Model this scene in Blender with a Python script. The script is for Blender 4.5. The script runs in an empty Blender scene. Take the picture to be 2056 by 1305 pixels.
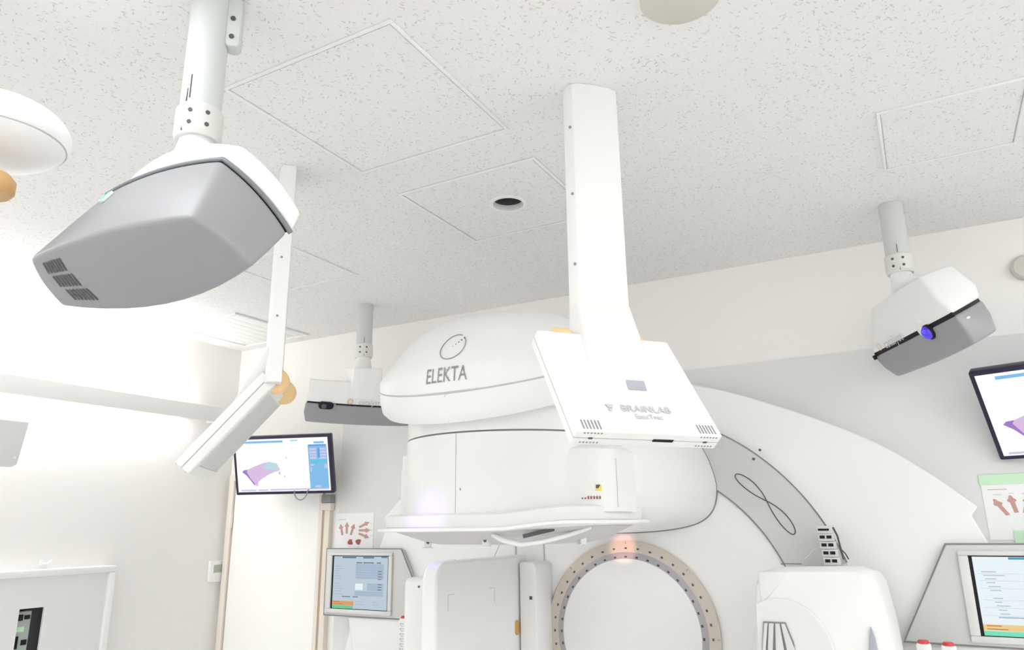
import bpy, bmesh, math, random
from mathutils import Vector, Matrix
C = bpy.context.scene.collection
sc = bpy.context.scene
PI = math.pi
random.seed(4)

# ------------------------------------------------------------------ camera
F_PX = 1476.05
YAW, PITCH, ROLL = -0.499769, 0.265791, -0.013144
CAM = Vector((0, 0, 1.75))
fw = Vector((math.sin(YAW)*math.cos(PITCH), math.cos(YAW)*math.cos(PITCH), math.sin(PITCH)))
r0 = Vector((math.cos(YAW), -math.sin(YAW), 0))
u0 = r0.cross(fw)
rt = math.cos(ROLL)*r0 + math.sin(ROLL)*u0
up = -math.sin(ROLL)*r0 + math.cos(ROLL)*u0
cam = bpy.data.objects.new('camera', bpy.data.cameras.new('camera'))
C.objects.link(cam)
cam.matrix_world = Matrix(((rt.x, up.x, -fw.x, CAM.x), (rt.y, up.y, -fw.y, CAM.y), (rt.z, up.z, -fw.z, CAM.z), (0, 0, 0, 1)))
cam.data.sensor_fit = 'HORIZONTAL'
cam.data.sensor_width = 36
cam.data.lens = 36*F_PX/2056
cam.data.clip_start = 0.02
sc.camera = cam

# ------------------------------------------------------------------ world, lamps, exposure
sc.view_settings.view_transform = 'Standard'
sc.view_settings.look = 'None'
sc.view_settings.exposure = -0.35
sc.view_settings.gamma = 1.0
sc.view_settings.use_curve_mapping = False
sc.cycles.diffuse_bounces = 7
sc.cycles.max_bounces = 12
w = bpy.data.worlds.new('world'); sc.world = w; w.use_nodes = True
w.node_tree.nodes['Background'].inputs[0].default_value = (1.0, 0.99, 0.97, 1)
w.node_tree.nodes['Background'].inputs[1].default_value = 0.1

def area(name, loc, sx, sy, power, color=(0.935, 0.968, 1.0), rot=(0, 0, 0)):
    l = bpy.data.lights.new(name, 'AREA'); l.shape = 'RECTANGLE'; l.size = sx; l.size_y = sy
    l.energy = power; l.color = color
    o = bpy.data.objects.new(name, l); o.location = loc; o.rotation_euler = rot; C.objects.link(o)
    return o
LAMP = 16
for x in (-3.3, -1.4, 0.6):
    for y in (-1.5, 0.15):
        area('ceiling_panel_lamp', (x, y, 2.985), 0.6, 1.2, LAMP)
area('ceiling_panel_lamp', (1.75, 1.5, 2.985), 0.6, 1.2, LAMP)
area('ceiling_panel_lamp', (1.75, 2.9, 2.985), 0.6, 0.9, 0.6*LAMP)
# uplights added on the unseen right and front walls to brighten the ceiling
area('added_uplight_right', (2.22, .6, 2.5), .06, 5.2, 46, (0.935, 0.968, 1.0), (PI, .35, 0))
area('added_uplight_front', (-.9, -2.5, 2.5), 5.4, .06, 8, (0.935, 0.968, 1.0), (PI+.35, 0, 0))
# indirect strip lamp behind the wall valance: throws light up and down the left wall
area('valance_lamp_up', (-4.185, 1.6, 2.53), 0.05, 3.2, 20, (0.98, 0.985, 0.97), (PI, 0, 0))
area('valance_lamp_down', (-4.185, 1.6, 2.46), 0.05, 3.2, 16, (0.98, 0.985, 0.97), (0, 0, 0))

def spot(name, loc, target, power, color, angle, blend=0.6, size=0.015):
    l = bpy.data.lights.new(name, 'SPOT'); l.energy = power; l.color = color
    l.spot_size = angle; l.spot_blend = blend; l.shadow_soft_size = size
    o = bpy.data.objects.new(name, l); o.location = loc
    d = (Vector(target)-Vector(loc)).normalized()
    o.rotation_euler = d.to_track_quat('-Z', 'Y').to_euler(); C.objects.link(o)
    return o

# ------------------------------------------------------------------ materials
def mat(name, col, rough=0.5, spec=0.5, metal=0.0, emit=None, es=1.0, mottle=0.0, scale=6.0):
    m = bpy.data.materials.new(name); m.use_nodes = True
    nt = m.node_tree; b = nt.nodes['Principled BSDF']
    b.inputs['Base Color'].default_value = (*col, 1)
    b.inputs['Roughness'].default_value = rough
    b.inputs['Specular IOR Level'].default_value = spec
    b.inputs['Metallic'].default_value = metal
    if emit:
        b.inputs['Emission Color'].default_value = (*emit, 1)
        b.inputs['Emission Strength'].default_value = es
    if mottle:
        tc = nt.nodes.new('ShaderNodeTexCoord'); n = nt.nodes.new('ShaderNodeTexNoise')
        n.inputs['Scale'].default_value = scale; n.inputs['Detail'].default_value = 4
        nt.links.new(tc.outputs['Object'], n.inputs['Vector'])
        mx = nt.nodes.new('ShaderNodeMix'); mx.data_type = 'RGBA'
        mx.inputs['A'].default_value = (*[c*(1-mottle) for c in col], 1)
        mx.inputs['B'].default_value = (*[min(1, c*(1+mottle)) for c in col], 1)
        nt.links.new(n.outputs['Fac'], mx.inputs['Factor'])
        nt.links.new(mx.outputs['Result'], b.inputs['Base Color'])
        bp = nt.nodes.new('ShaderNodeBump'); bp.inputs['Strength'].default_value = 0.04
        n2 = nt.nodes.new('ShaderNodeTexNoise'); n2.inputs['Scale'].default_value = scale*40
        nt.links.new(tc.outputs['Object'], n2.inputs['Vector'])
        nt.links.new(n2.outputs['Fac'], bp.inputs['Height']); nt.links.new(bp.outputs['Normal'], b.inputs['Normal'])
    return m

def ceiling_mat():
    # mineral-fibre board: short dark fissures, elongated and turned every way
    m = bpy.data.materials.new('fissured_ceiling_board'); m.use_nodes = True
    nt = m.node_tree; b = nt.nodes['Principled BSDF']; N = nt.nodes.new; L = nt.links.new
    b.inputs['Roughness'].default_value = 0.95; b.inputs['Specular IOR Level'].default_value = 0.1
    tc = N('ShaderNodeTexCoord')
    wob = N('ShaderNodeTexNoise'); wob.inputs['Scale'].default_value = 55; wob.inputs['Detail'].default_value = 2
    L(tc.outputs['Object'], wob.inputs['Vector'])
    sub = N('ShaderNodeVectorMath'); sub.operation = 'MULTIPLY_ADD'
    sub.inputs[1].default_value = (0.010, 0.010, 0.0)
    L(wob.outputs['Color'], sub.inputs[0]); L(tc.outputs['Object'], sub.inputs[2])
    last = None
    for k, (rot, sx, sy, off, thr) in enumerate([(0.5, 95, 30, 0.3, 0.86), (1.35, 105, 34, 5.1, 0.88), (2.2, 90, 32, 9.7, 0.88), (2.9, 120, 40, 14.2, 0.88), (0.0, 120, 90, 21.0, 0.9)]):
        mp = N('ShaderNodeMapping'); mp.vector_type = 'POINT'
        mp.inputs['Location'].default_value = (off, off*1.7, 0)
        mp.inputs['Rotation'].default_value = (0, 0, 0)
        rotn = N('ShaderNodeVectorRotate'); rotn.rotation_type = 'Z_AXIS'; rotn.inputs['Angle'].default_value = rot
        L(sub.outputs['Vector'], rotn.inputs['Vector']); L(rotn.outputs['Vector'], mp.inputs['Vector'])
        mp.inputs['Scale'].default_value = (sx, sy, 0)
        v = N('ShaderNodeTexVoronoi'); v.voronoi_dimensions = '2D'; v.feature = 'F1'; v.inputs['Scale'].default_value = 1.0
        v.inputs['Randomness'].default_value = 1.0
        L(mp.outputs['Vector'], v.inputs['Vector'])
        rp = N('ShaderNodeMapRange'); rp.inputs['From Min'].default_value = 0.12; rp.inputs['From Max'].default_value = 0.24
        rp.inputs['To Min'].default_value = 1.0; rp.inputs['To Max'].default_value = 0.0
        L(v.outputs['Distance'], rp.inputs['Value'])
        sep = N('ShaderNodeSeparateColor'); L(v.outputs['Color'], sep.inputs['Color'])
        gt = N('ShaderNodeMapRange'); gt.inputs['From Min'].default_value = thr; gt.inputs['From Max'].default_value = thr+.06
        L(sep.outputs['Red'], gt.inputs['Value'])
        mu = N('ShaderNodeMath'); mu.operation = 'MULTIPLY'; L(rp.outputs['Result'], mu.inputs[0]); L(gt.outputs['Result'], mu.inputs[1])
        if last is None: last = mu
        else:
            mx = N('ShaderNodeMath'); mx.operation = 'MAXIMUM'; L(last.outputs[0], mx.inputs[0]); L(mu.outputs[0], mx.inputs[1]); last = mx
    cm = N('ShaderNodeMix'); cm.data_type = 'RGBA'
    cm.inputs['A'].default_value = (0.85, 0.845, 0.835, 1); cm.inputs['B'].default_value = (0.62, 0.605, 0.59, 1)
    L(last.outputs[0], cm.inputs['Factor'])
    big = N('ShaderNodeTexNoise'); big.inputs['Scale'].default_value = 180; L(tc.outputs['Object'], big.inputs['Vector'])
    c2 = N('ShaderNodeMix'); c2.data_type = 'RGBA'; c2.blend_type = 'MULTIPLY'; c2.inputs['Factor'].default_value = 0.05
    L(cm.outputs['Result'], c2.inputs['A']); L(big.outputs['Fac'], c2.inputs['B'])
    L(c2.outputs['Result'], b.inputs['Base Color'])
    bp = N('ShaderNodeBump'); bp.inputs['Strength'].default_value = 0.35; bp.inputs['Distance'].default_value = 0.002; bp.invert = True
    L(last.outputs[0], bp.inputs['Height']); L(bp.outputs['Normal'], b.inputs['Normal'])
    return m

M = dict(
    ceil=ceiling_mat(),
    cream=mat('cream_wall_paint', (0.895, 0.88, 0.85), 0.85, 0.2, mottle=0.012, scale=3),
    greywall=mat('grey_wall_sheet', (0.75, 0.755, 0.745), 0.6, 0.3, mottle=0.012, scale=3),
    leftwall=mat('offwhite_wall_paint', (0.85, 0.84, 0.82), 0.85, 0.2, mottle=0.012, scale=3),
    floor=mat('pale_vinyl_floor', (0.76, 0.75, 0.74), 0.4, 0.4, mottle=0.05, scale=5),
    white=mat('white_plastic', (0.86, 0.86, 0.85), 0.35, 0.4),
    white2=mat('white_lacquered_cover', (0.83, 0.83, 0.81), 0.4, 0.4),
    warm=mat('warm_white_cover', (0.87, 0.865, 0.86), 0.45, 0.4),
    trim=mat('white_trim', (0.85, 0.85, 0.84), 0.5, 0.3),
    panelw=mat('white_sheet_panel', (0.78, 0.77, 0.77), 0.5, 0.3),
    pole=mat('pale_grey_lacquer', (0.60, 0.62, 0.61), 0.4, 0.4),
    alu=mat('brushed_light_metal', (0.72, 0.72, 0.69), 0.35, 0.5, metal=0.25),
    catgrey=mat('mid_grey_plastic', (0.31, 0.31, 0.32), 0.4, 0.4),
    catrim=mat('darker_grey_rim', (0.20, 0.21, 0.22), 0.4, 0.4),
    dark=mat('black_gap', (0.015, 0.015, 0.018), 0.6, 0.2),
    darkgrey=mat('dark_grey', (0.10, 0.10, 0.105), 0.6, 0.3),
    midgrey=mat('grey_print', (0.30, 0.30, 0.31), 0.6, 0.3),
    palegrey=mat('pale_grey_print', (0.55, 0.55, 0.56), 0.6, 0.3),
    line=mat('grey_joint', (0.25, 0.25, 0.25), 0.6, 0.2),
    softline=mat('soft_joint', (0.52, 0.51, 0.50), 0.6, 0.2),
    band=mat('grey_gantry_band', (0.62, 0.63, 0.62), 0.5, 0.4),
    console=mat('console_grey', (0.64, 0.64, 0.625), 0.5, 0.4),
    consolebez=mat('console_bezel_grey', (0.70, 0.70, 0.69), 0.5, 0.4),
    ring=mat('tan_ring_plastic', (0.60, 0.545, 0.47), 0.35, 0.5),
    ringin=mat('lilac_grey_ring_lip', (0.42, 0.40, 0.43), 0.3, 0.5),
    yellow=mat('amber_hinge', (0.88, 0.62, 0.32), 0.45, 0.4),
    bronze=mat('bronze_disc', (0.58, 0.34, 0.14), 0.35, 0.5),
    gold=mat('gold_connector', (0.62, 0.36, 0.10), 0.4, 0.5),
    beige=mat('beige_disc', (0.62, 0.60, 0.55), 0.6, 0.3),
    frame=mat('beige_door_frame', (0.80, 0.74, 0.66), 0.5, 0.3),
    brown=mat('brown_gasket', (0.50, 0.38, 0.28), 0.6, 0.3),
    door=mat('white_door_leaf', (0.95, 0.945, 0.92), 0.5, 0.3),
    bezel=mat('black_monitor_bezel', (0.018, 0.012, 0.045), 0.35, 0.5),
    paper=mat('white_paper', (0.90, 0.90, 0.90), 0.7, 0.2),
    green=mat('pale_green_tape', (0.60, 0.84, 0.60), 0.6, 0.3),
    flesh=mat('brown_red_print', (0.58, 0.34, 0.30), 0.7, 0.2),
    flesh2=mat('deep_red_print', (0.42, 0.13, 0.11), 0.7, 0.2),
    red=mat('red_button', (0.62, 0.05, 0.05), 0.4, 0.5),
    sign=mat('warning_yellow', (0.85, 0.68, 0.10), 0.5, 0.3),
    purple=mat('maroon_print', (0.30, 0.10, 0.14), 0.6, 0.3),
    lcd=mat('lcd_grey_green', (0.42, 0.46, 0.40), 0.4, 0.4),
    lens=mat('blue_projector_lens', (0.03, 0.02, 0.3), 0.08, 0.8, emit=(0.035, 0.012, 0.6), es=1.0),
    lenscore=mat('lit_lens_core', (0.03, 0.02, 0.3), 0.08, 0.8, emit=(0.09, 0.05, 1.0), es=1.4),
    led=mat('green_led', (0.1, 0.8, 0.4), 0.3, 0.5, emit=(0.08, 0.85, 0.42), es=1.0),
    ledw=mat('white_led', (0.9, 0.9, 0.9), 0.3, 0.5, emit=(1, 1, 1), es=2.0),
    winglass=mat('display_glass', (0.42, 0.44, 0.48), 0.15, 0.6),
    logo=mat('pale_orange_print', (0.72, 0.52, 0.38), 0.5, 0.3),
    srccover=mat('source_cover_white', (0.76, 0.755, 0.745), 0.45, 0.4),
    under=mat('shaded_head_base', (0.60, 0.59, 0.60), 0.5, 0.4),  # shade beneath the white head, painted in as a grey base colour
    device=mat('grey_green_device', (0.45, 0.50, 0.46), 0.5, 0.4),
)
def emis(name, col, s=1.0): return mat(name, (0.02, 0.02, 0.02), 0.3, 0.3, emit=col, es=s)
E = dict(
    white=emis('screen_white', (1, 1, 1), 1.25), blue=emis('screen_blue', (0.12, 0.42, 0.95), 1.0),
    sky=emis('screen_sky', (0.25, 0.62, 1.0), 1.0), cyan=emis('screen_cyan', (0.08, 0.75, 0.9), 1.0),
    pale=emis('screen_pale_blue', (0.60, 0.73, 0.82), 1.0), pale2=emis('screen_paler', (0.86, 0.95, 1.0), 1.15),
    cell=emis('screen_cell', (0.44, 0.57, 0.72), 1.0), navy=emis('screen_navy', (0.05, 0.18, 0.32), 1.0),
    text=emis('screen_text', (0.14, 0.18, 0.26), 1.0), text2=emis('screen_text_pale', (0.55, 0.62, 0.70), 1.0),
    orange=emis('screen_orange', (0.85, 0.42, 0.13), 1.0), green=emis('screen_green', (0.18, 0.70, 0.38), 1.0),
    orange2=emis('screen_pale_orange', (1.0, 0.74, 0.32), 1.0), green2=emis('screen_bright_green', (0.2, 0.92, 0.6), 1.0),
    blue2=emis('screen_title_blue', (0.08, 0.40, 0.65), 1.0),
    pink=emis('screen_pink', (0.86, 0.62, 0.93), 1.0), violet=emis('screen_violet', (0.42, 0.22, 0.72), 1.0),
    aqua=emis('screen_aqua', (0.62, 0.85, 0.95), 1.0), lilac=emis('screen_lilac', (0.72, 0.70, 0.98), 1.0),
)

# ------------------------------------------------------------------ helpers
def thing(name, label, cat, loc=(0, 0, 0), rot=None, group=None):
    o = bpy.data.objects.new(name, None); C.objects.link(o); o.empty_display_size = 0.1
    if rot is not None: o.matrix_world = Matrix.Translation(loc) @ rot.to_4x4()
    else: o.location = loc
    tag(o, label, cat, group)
    return o
def tag(o, label=None, cat=None, group=None, kind=None):
    if label: o['label'] = label
    if cat: o['category'] = cat
    if group: o['group'] = group
    if kind: o['kind'] = kind
    return o
def mesh(name, verts, faces, m, parent=None, smooth=None, bevel=0, seg=2, label=None, kind=None):
    me = bpy.data.meshes.new(name)
    me.from_pydata([tuple(v) for v in verts], [], faces)
    bm = bmesh.new(); bm.from_mesh(me)
    if not name.startswith('print_'): bmesh.ops.recalc_face_normals(bm, faces=bm.faces)
    bm.to_mesh(me); bm.free()
    o = bpy.data.objects.new(name.replace('print_', ''), me); C.objects.link(o)
    me.materials.append(m)
    if smooth is not None:
        me.polygons.foreach_set('use_smooth', [True]*len(me.polygons))
        me.set_sharp_from_angle(angle=math.radians(smooth))
    if bevel:
        b = o.modifiers.new('bevel', 'BEVEL'); b.width = bevel; b.segments = seg; b.limit_method = 'ANGLE'; b.angle_limit = math.radians(32)
        b.harden_normals = False
        me.polygons.foreach_set('use_smooth', [True]*len(me.polygons))
    if parent is not None: o.parent = parent
    if label: o['label'] = label
    if kind: o['kind'] = kind
    return o
class MB:
    """collects simple solids into one mesh"""
    def __init__(s): s.v = []; s.f = []
    def add(s, v, f):
        n = len(s.v); s.v += [Vector(p) for p in v]; s.f += [[i+n for i in q] for q in f]; return s
    def box(s, x0, x1, y0, y1, z0, z1, T=None):
        p = [Vector((x, y, z)) for z in (z0, z1) for y in (y0, y1) for x in (x0, x1)]
        if T is not None: p = [T @ q for q in p]
        return s.add(p, [(0, 2, 3, 1), (4, 5, 7, 6), (0, 1, 5, 4), (2, 6, 7, 3), (0, 4, 6, 2), (1, 3, 7, 5)])
    def prism(s, pts, a, b, axis='y', T=None):
        """polygon pts extruded a..b along axis; pts are the two other coordinates in x,y,z order"""
        def P(p, t):
            q = {'x': (t, p[0], p[1]), 'y': (p[0], t, p[1]), 'z': (p[0], p[1], t)}[axis]
            return T @ Vector(q) if T is not None else Vector(q)
        n = len(pts)
        return s.add([P(p, a) for p in pts]+[P(p, b) for p in pts],
                     [list(range(n)), list(range(2*n-1, n-1, -1))]+[(i, (i+1) % n, n+(i+1) % n, n+i) for i in range(n)])
    def cyl(s, p, q, r, n=24, r2=None):
        p = Vector(p); q = Vector(q); d = (q-p).normalized()
        a = d.orthogonal().normalized(); b = d.cross(a); r2 = r if r2 is None else r2
        ring = lambda c, rr: [c+rr*(math.cos(2*PI*i/n)*a+math.sin(2*PI*i/n)*b) for i in range(n)]
        return s.add(ring(p, r)+ring(q, r2), [list(range(n))[::-1], list(range(n, 2*n))]+[(i, (i+1) % n, n+(i+1) % n, n+i) for i in range(n)])
    def tube(s, pts, r, n=8, closed=False):
        pts = [Vector(p) for p in pts]; k = len(pts); base = len(s.v); prev = None
        for i, p in enumerate(pts):
            if closed: d = pts[(i+1) % k]-pts[i-1]
            else: d = pts[min(i+1, k-1)]-pts[max(i-1, 0)]
            d.normalize()
            a = d.orthogonal() if prev is None else prev-d*prev.dot(d)
            a.normalize(); prev = a; b = d.cross(a)
            s.v += [p+r*(math.cos(2*PI*j/n)*a+math.sin(2*PI*j/n)*b) for j in range(n)]
        for i in range(k if closed else k-1):
            for j in range(n):
                i2 = (i+1) % k
                s.f.append([base+i*n+j, base+i*n+(j+1) % n, base+i2*n+(j+1) % n, base+i2*n+j])
        if not closed:
            s.f.append([base+j for j in range(n)][::-1]); s.f.append([base+(k-1)*n+j for j in range(n)])
        return s
    def annulus(s, r0, r1, a0, a1, y0, y1, n=64, cx=0, cz=0):
        """flat ring segment facing -y, between y0 (front) and y1; full ring when a1-a0 = 2pi"""
        full = abs(a1-a0-2*PI) < 1e-6
        m = n if full else n+1
        b = len(s.v)
        for i in range(m):
            a = a0+(a1-a0)*i/n; ca, sa = math.cos(a), math.sin(a)
            for r, y in ((r0, y0), (r1, y0), (r1, y1), (r0, y1)): s.v.append(Vector((cx+r*ca, y, cz+r*sa)))
        for i in range(n if full else m-1):
            j = (i+1) % m
            for k in range(4): s.f.append([b+4*i+k, b+4*i+(k+1) % 4, b+4*j+(k+1) % 4, b+4*j+k])
        if not full:
            s.f.append([b, b+1, b+2, b+3]); e = b+4*(m-1); s.f.append([e+3, e+2, e+1, e])
        return s
    def lathe(s, prof, c=(0, 0, 0), T=None, n=40):
        """profile of (r, t) turned about local z"""
        b = len(s.v); c = Vector(c)
        for r, t in prof:
            for i in range(n):
                p = Vector((r*math.cos(2*PI*i/n), r*math.sin(2*PI*i/n), t))
                s.v.append(c+(T @ p if T is not None else p))
        for k in range(len(prof)-1):
            for i in range(n): s.f.append([b+k*n+i, b+k*n+(i+1) % n, b+(k+1)*n+(i+1) % n, b+(k+1)*n+i])
        s.f.append([b+i for i in range(n)][::-1]); s.f.append([b+(len(prof)-1)*n+i for i in range(n)])
        return s
    def grid(s, fn, nu, nv, closed_u=False):
        b = len(s.v); cu = nu if closed_u else nu+1
        for j in range(nv+1):
            for i in range(cu): s.v.append(Vector(fn(i/nu, j/nv)))
        for j in range(nv):
            for i in range(nu):
                i2 = (i+1) % cu
                s.f.append([b+j*cu+i, b+j*cu+i2, b+(j+1)*cu+i2, b+(j+1)*cu+i])
        return s
    def build(s, name, m, parent=None, **k): return mesh(name, s.v, s.f, m, parent, **k)
def rrect(x0, x1, z0, z1, r, n=5):
    rr = r if isinstance(r, (tuple, list)) else (r,)*4          # bl, br, tr, tl
    out = []
    for (cx, cz, a0), q in zip(((x0, z0, PI), (x1, z0, 1.5*PI), (x1, z1, 0), (x0, z1, .5*PI)), rr):
        if q <= 0: out.append((cx, cz)); continue
        px = cx+q if cx == x0 else cx-q; pz = cz+q if cz == z0 else cz-q
        for i in range(n+1):
            a = a0+.5*PI*i/n; out.append((px+q*math.cos(a), pz+q*math.sin(a)))
    return out
def struct(name, mb, m, parent=None, **k):
    o = mb.build(name, m, parent, **k)
    if parent is None: o['kind'] = 'structure'
    return o
_text_cache = {}
def text2d(body, size=1.0, sx=1.0, bold=0.0):
    cu = bpy.data.curves.new('t', 'FONT'); cu.body = body; cu.size = size; cu.resolution_u = 3; cu.offset = bold
    cu.align_x = 'CENTER'; cu.align_y = 'CENTER'
    o = bpy.data.objects.new('t', cu); C.objects.link(o)
    dg = bpy.context.evaluated_depsgraph_get(); me = bpy.data.meshes.new_from_object(o.evaluated_get(dg))
    v = [(p.co.x*sx, p.co.y) for p in me.vertices]; f = [list(p.vertices) for p in me.polygons]
    bpy.data.objects.remove(o); bpy.data.curves.remove(cu); bpy.data.meshes.remove(me)
    return v, f
def put_text(name, body, size, fn, m, parent, sx=1.0, bold=0.0, label=None):
    v, f = text2d(body, size, sx, bold)
    return mesh('print_'+name, [fn(a, b) for a, b in v], f, m, parent, label=label)
def rects_on(name, rects, fn, m, parent, lift=0.0):
    """flat printed or lit rectangles (x0,x1,y0,y1) mapped by fn"""
    v = []; f = []
    for x0, x1, y0, y1 in rects:
        n = len(v); v += [fn(x0, y0), fn(x1, y0), fn(x1, y1), fn(x0, y1)]; f.append([n, n+1, n+2, n+3])
    return mesh('print_'+name, v, f, m, parent, kind='stuff' if len(rects) > 1 else None)
def polys_on(name, polys, fn, m, parent):
    v = []; f = []
    for p in polys:
        n = len(v); v += [fn(a, b) for a, b in p]; f.append(list(range(n, n+len(p))))
    return mesh('print_'+name, v, f, m, parent, kind='stuff' if len(polys) > 1 else None)

# ================================================================== THE ROOM
CE = 3.0
XL, XR, YB, YF = -4.24, 2.3, 3.64, -2.6
struct('floor', MB().box(XL-.1, XR+.1, YF-.1, YB+.1, -.1, 0), M['floor'])
HX0, HX1, HY0, HY1 = -1.640, -1.046, 2.094, 2.668          # opening under the round hole
cb = MB()
cb.box(XL-.1, HX0, YF-.1, YB+.1, CE, CE+.12); cb.box(HX1, XR+.1, YF-.1, YB+.1, CE, CE+.12)
cb.box(HX0, HX1, YF-.1, HY0, CE, CE+.12); cb.box(HX0, HX1, HY1, YB+.1, CE, CE+.12)
struct('ceiling', cb, M['ceil'])
struct('wall_left', MB().box(XL-.1, XL, YF-.1, YB+.1, 0, CE), M['leftwall'])
struct('wall_back', MB().box(XL, XR+.1, YB, YB+.1, 0, CE), M['cream'])
struct('wall_right', MB().box(XR, XR+.1, YF-.1, YB, 0, CE), M['cream'])
struct('wall_front', MB().box(XL, XR, YF-.1, YF, 0, CE), M['cream'])
o = struct('trim_1', MB().box(-3.235, XR, YB-.006, YB, 0, 2.497), M['greywall'])
o['label'] = 'grey lower sheet on the back wall behind the machine'

# ceiling hatches: thin frame bars, gap, panel
def hatch(x0, x1, y0, y1, label, hole=None, drop=.004):
    t = thing('ceiling_hatch', label, 'hatch', ((x0+x1)/2, (y0+y1)/2, CE))
    a, b = (x1-x0)/2, (y1-y0)/2; fwid = .010
    for bx in ((-a, a, -b, -b+fwid), (-a, a, b-fwid, b), (-a, -a+fwid, -b+fwid, b-fwid), (a-fwid, a, -b+fwid, b-fwid)):
        MB().box(bx[0], bx[1], bx[2], bx[3], -drop-.003, .0).build('frame_bar', M['trim'], t, bevel=.0015)
    g = fwid+.004; a2, b2 = a-g, b-g
    if hole:
        hx, hy, hr = hole[0]-(x0+x1)/2, hole[1]-(y0+y1)/2, hole[2]
        n = 48; mb = MB(); z = -drop; top = .02
        outer = []
        for i in range(n):
            th = 2*PI*i/n; c, s_ = math.cos(th), math.sin(th)
            k = 1/max(abs(c)/1, abs(s_)/1)
            outer.append((a2*c*k, b2*s_*k))
        v = [(p[0], p[1], z) for p in outer]+[(hx+hr*math.cos(2*PI*i/n), hy+hr*math.sin(2*PI*i/n), z) for i in range(n)]
        v += [(p[0], p[1], top) for p in outer]+[(hx+hr*math.cos(2*PI*i/n), hy+hr*math.sin(2*PI*i/n), top) for i in range(n)]
        f = []
        for i in range(n):
            j = (i+1) % n
            f += [(i, j, n+j, n+i), (2*n+i, 3*n+i, 3*n+j, 2*n+j), (i, 2*n+i, 2*n+j, j), (n+i, n+j, 3*n+j, 3*n+i)]
        mesh('panel', v, f, M['ceil'], t)
        # white collar lining the hole, dark inside
        prof = [(hr+.014, -drop), (hr+.014, -drop-.004), (hr-.002, -drop-.004), (hr-.003, -drop+.008), (hr-.003, .016)]
        def turn(pr): return lambda u, q: (hx+pr[round(q*(len(pr)-1))][0]*math.cos(2*PI*u), hy+pr[round(q*(len(pr)-1))][0]*math.sin(2*PI*u), pr[round(q*(len(pr)-1))][1])
        MB().grid(turn(prof), 48, len(prof)-1, True).build('hole_collar', M['trim'], t, smooth=40)
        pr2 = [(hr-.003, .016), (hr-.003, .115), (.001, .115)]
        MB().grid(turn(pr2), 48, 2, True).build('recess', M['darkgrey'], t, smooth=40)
    else:
        MB().box(-a2, a2, -b2, b2, -drop, 0).build('panel', M['ceil'], t)
    return t
hatch(-1.645, -1.030, 1.262, 1.885, 'square ceiling access hatch near the left camera pole, without a hole')
hatch(HX0+.0, HX1, HY0, HY1, 'square ceiling hatch with a round dark hole in its panel', (-1.312, 2.384, .063))
hatch(.025, .437, 2.385, 2.836, 'small ceiling hatch at the right above the tracking camera near the wall')
hatch(-2.85, -2.40, 2.30, 2.75, 'ceiling hatch behind the left slim column, mostly hidden by the nearest tracking camera')
# flat round ceiling disc
d = MB().lathe([(.098, 0), (.098, -.010), (.093, -.014), (.001, -.014)], (0, 0, 0), n=56).build('ceiling_disc', M['beige'], smooth=40)
d.location = (-.362, 1.545, CE); tag(d, 'round flat beige disc on the ceiling at the top edge', 'ceiling disc')
# louvred vent in the far left corner
t = thing('ceiling_vent', 'white louvred air vent in the ceiling near the left wall corner', 'vent', (-3.775, 3.22, CE))
for bx in ((-.30, .30, -.31, -.285), (-.30, .30, .285, .31), (-.30, -.275, -.285, .285), (.275, .30, -.285, .285)):
    MB().box(*bx, -.012, 0).build('frame_bar', M['trim'], t, bevel=.002)
MB().box(-.275, .275, -.285, .285, -.0015, 0).build('back_plate', M['trim'], t)
for i in range(7):
    x = -.235+i*.0783
    MB().box(x-.0375, x+.0375, -.285, .285, -.0065, -.0015).build('slat', M['trim'], t, bevel=.002)

# left wall valance (indirect strip light) 
t = thing('wall_valance', 'long white valance board along the left wall hiding a strip light', 'light', (XL, 0, 2.447))
MB().box(.10, .118, .0, 3.41, 0, .099).build('front_board', M['trim'], t, bevel=.002)
MB().box(.0, .10, 3.39, 3.41, 0, .099).build('end_board', M['trim'], t)
for y in (.6, 1.8, 3.0): MB().box(0, .10, y-.01, y+.01, .03, .06).build('bracket', M['trim'], t)

# door in the back wall
t = thing('door_1', 'white door in the back wall under the left monitor', 'door', (-3.77, YB, 0)); del t['category']; t['kind'] = 'structure'
MB().box(-.385, .385, -.022, 0, .01, 2.06).build('door_leaf', M['door'], t, bevel=.003)
for x0, x1 in ((-.44, -.395), (.395, .425)): MB().box(x0, x1, -.035, 0, 0, 2.11).build('frame_post', M['frame'], t, bevel=.002)
MB().box(-.395, .395, -.035, 0, 2.068, 2.11).build('frame_head', M['frame'], t, bevel=.002)
MB().box(.427, .441, -.03, 0, 0, 2.11).build('gasket', M['brown'], t)
MB().box(.443, .485, -.035, 0, 0, 2.11).build('outer_post', M['frame'], t, bevel=.002)
for z in (1.80, .35): MB().cyl((-.391, -.03, z-.045), (-.391, -.03, z+.045), .008, 12).build('hinge', M['alu'], t, smooth=40)
# small grey unit at the door's top right corner
t = thing('door_sensor', 'small dark grey box with pale base at the door frame top corner', 'sensor', (-3.30, YB-.006, 1.855))
MB().box(-.045, .03, -.045, 0, .045, .095).build('cover', M['midgrey'], t, bevel=.004)
MB().box(-.045, .03, -.04, 0, 0, .044).build('base', M['frame'], t, bevel=.003)

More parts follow.
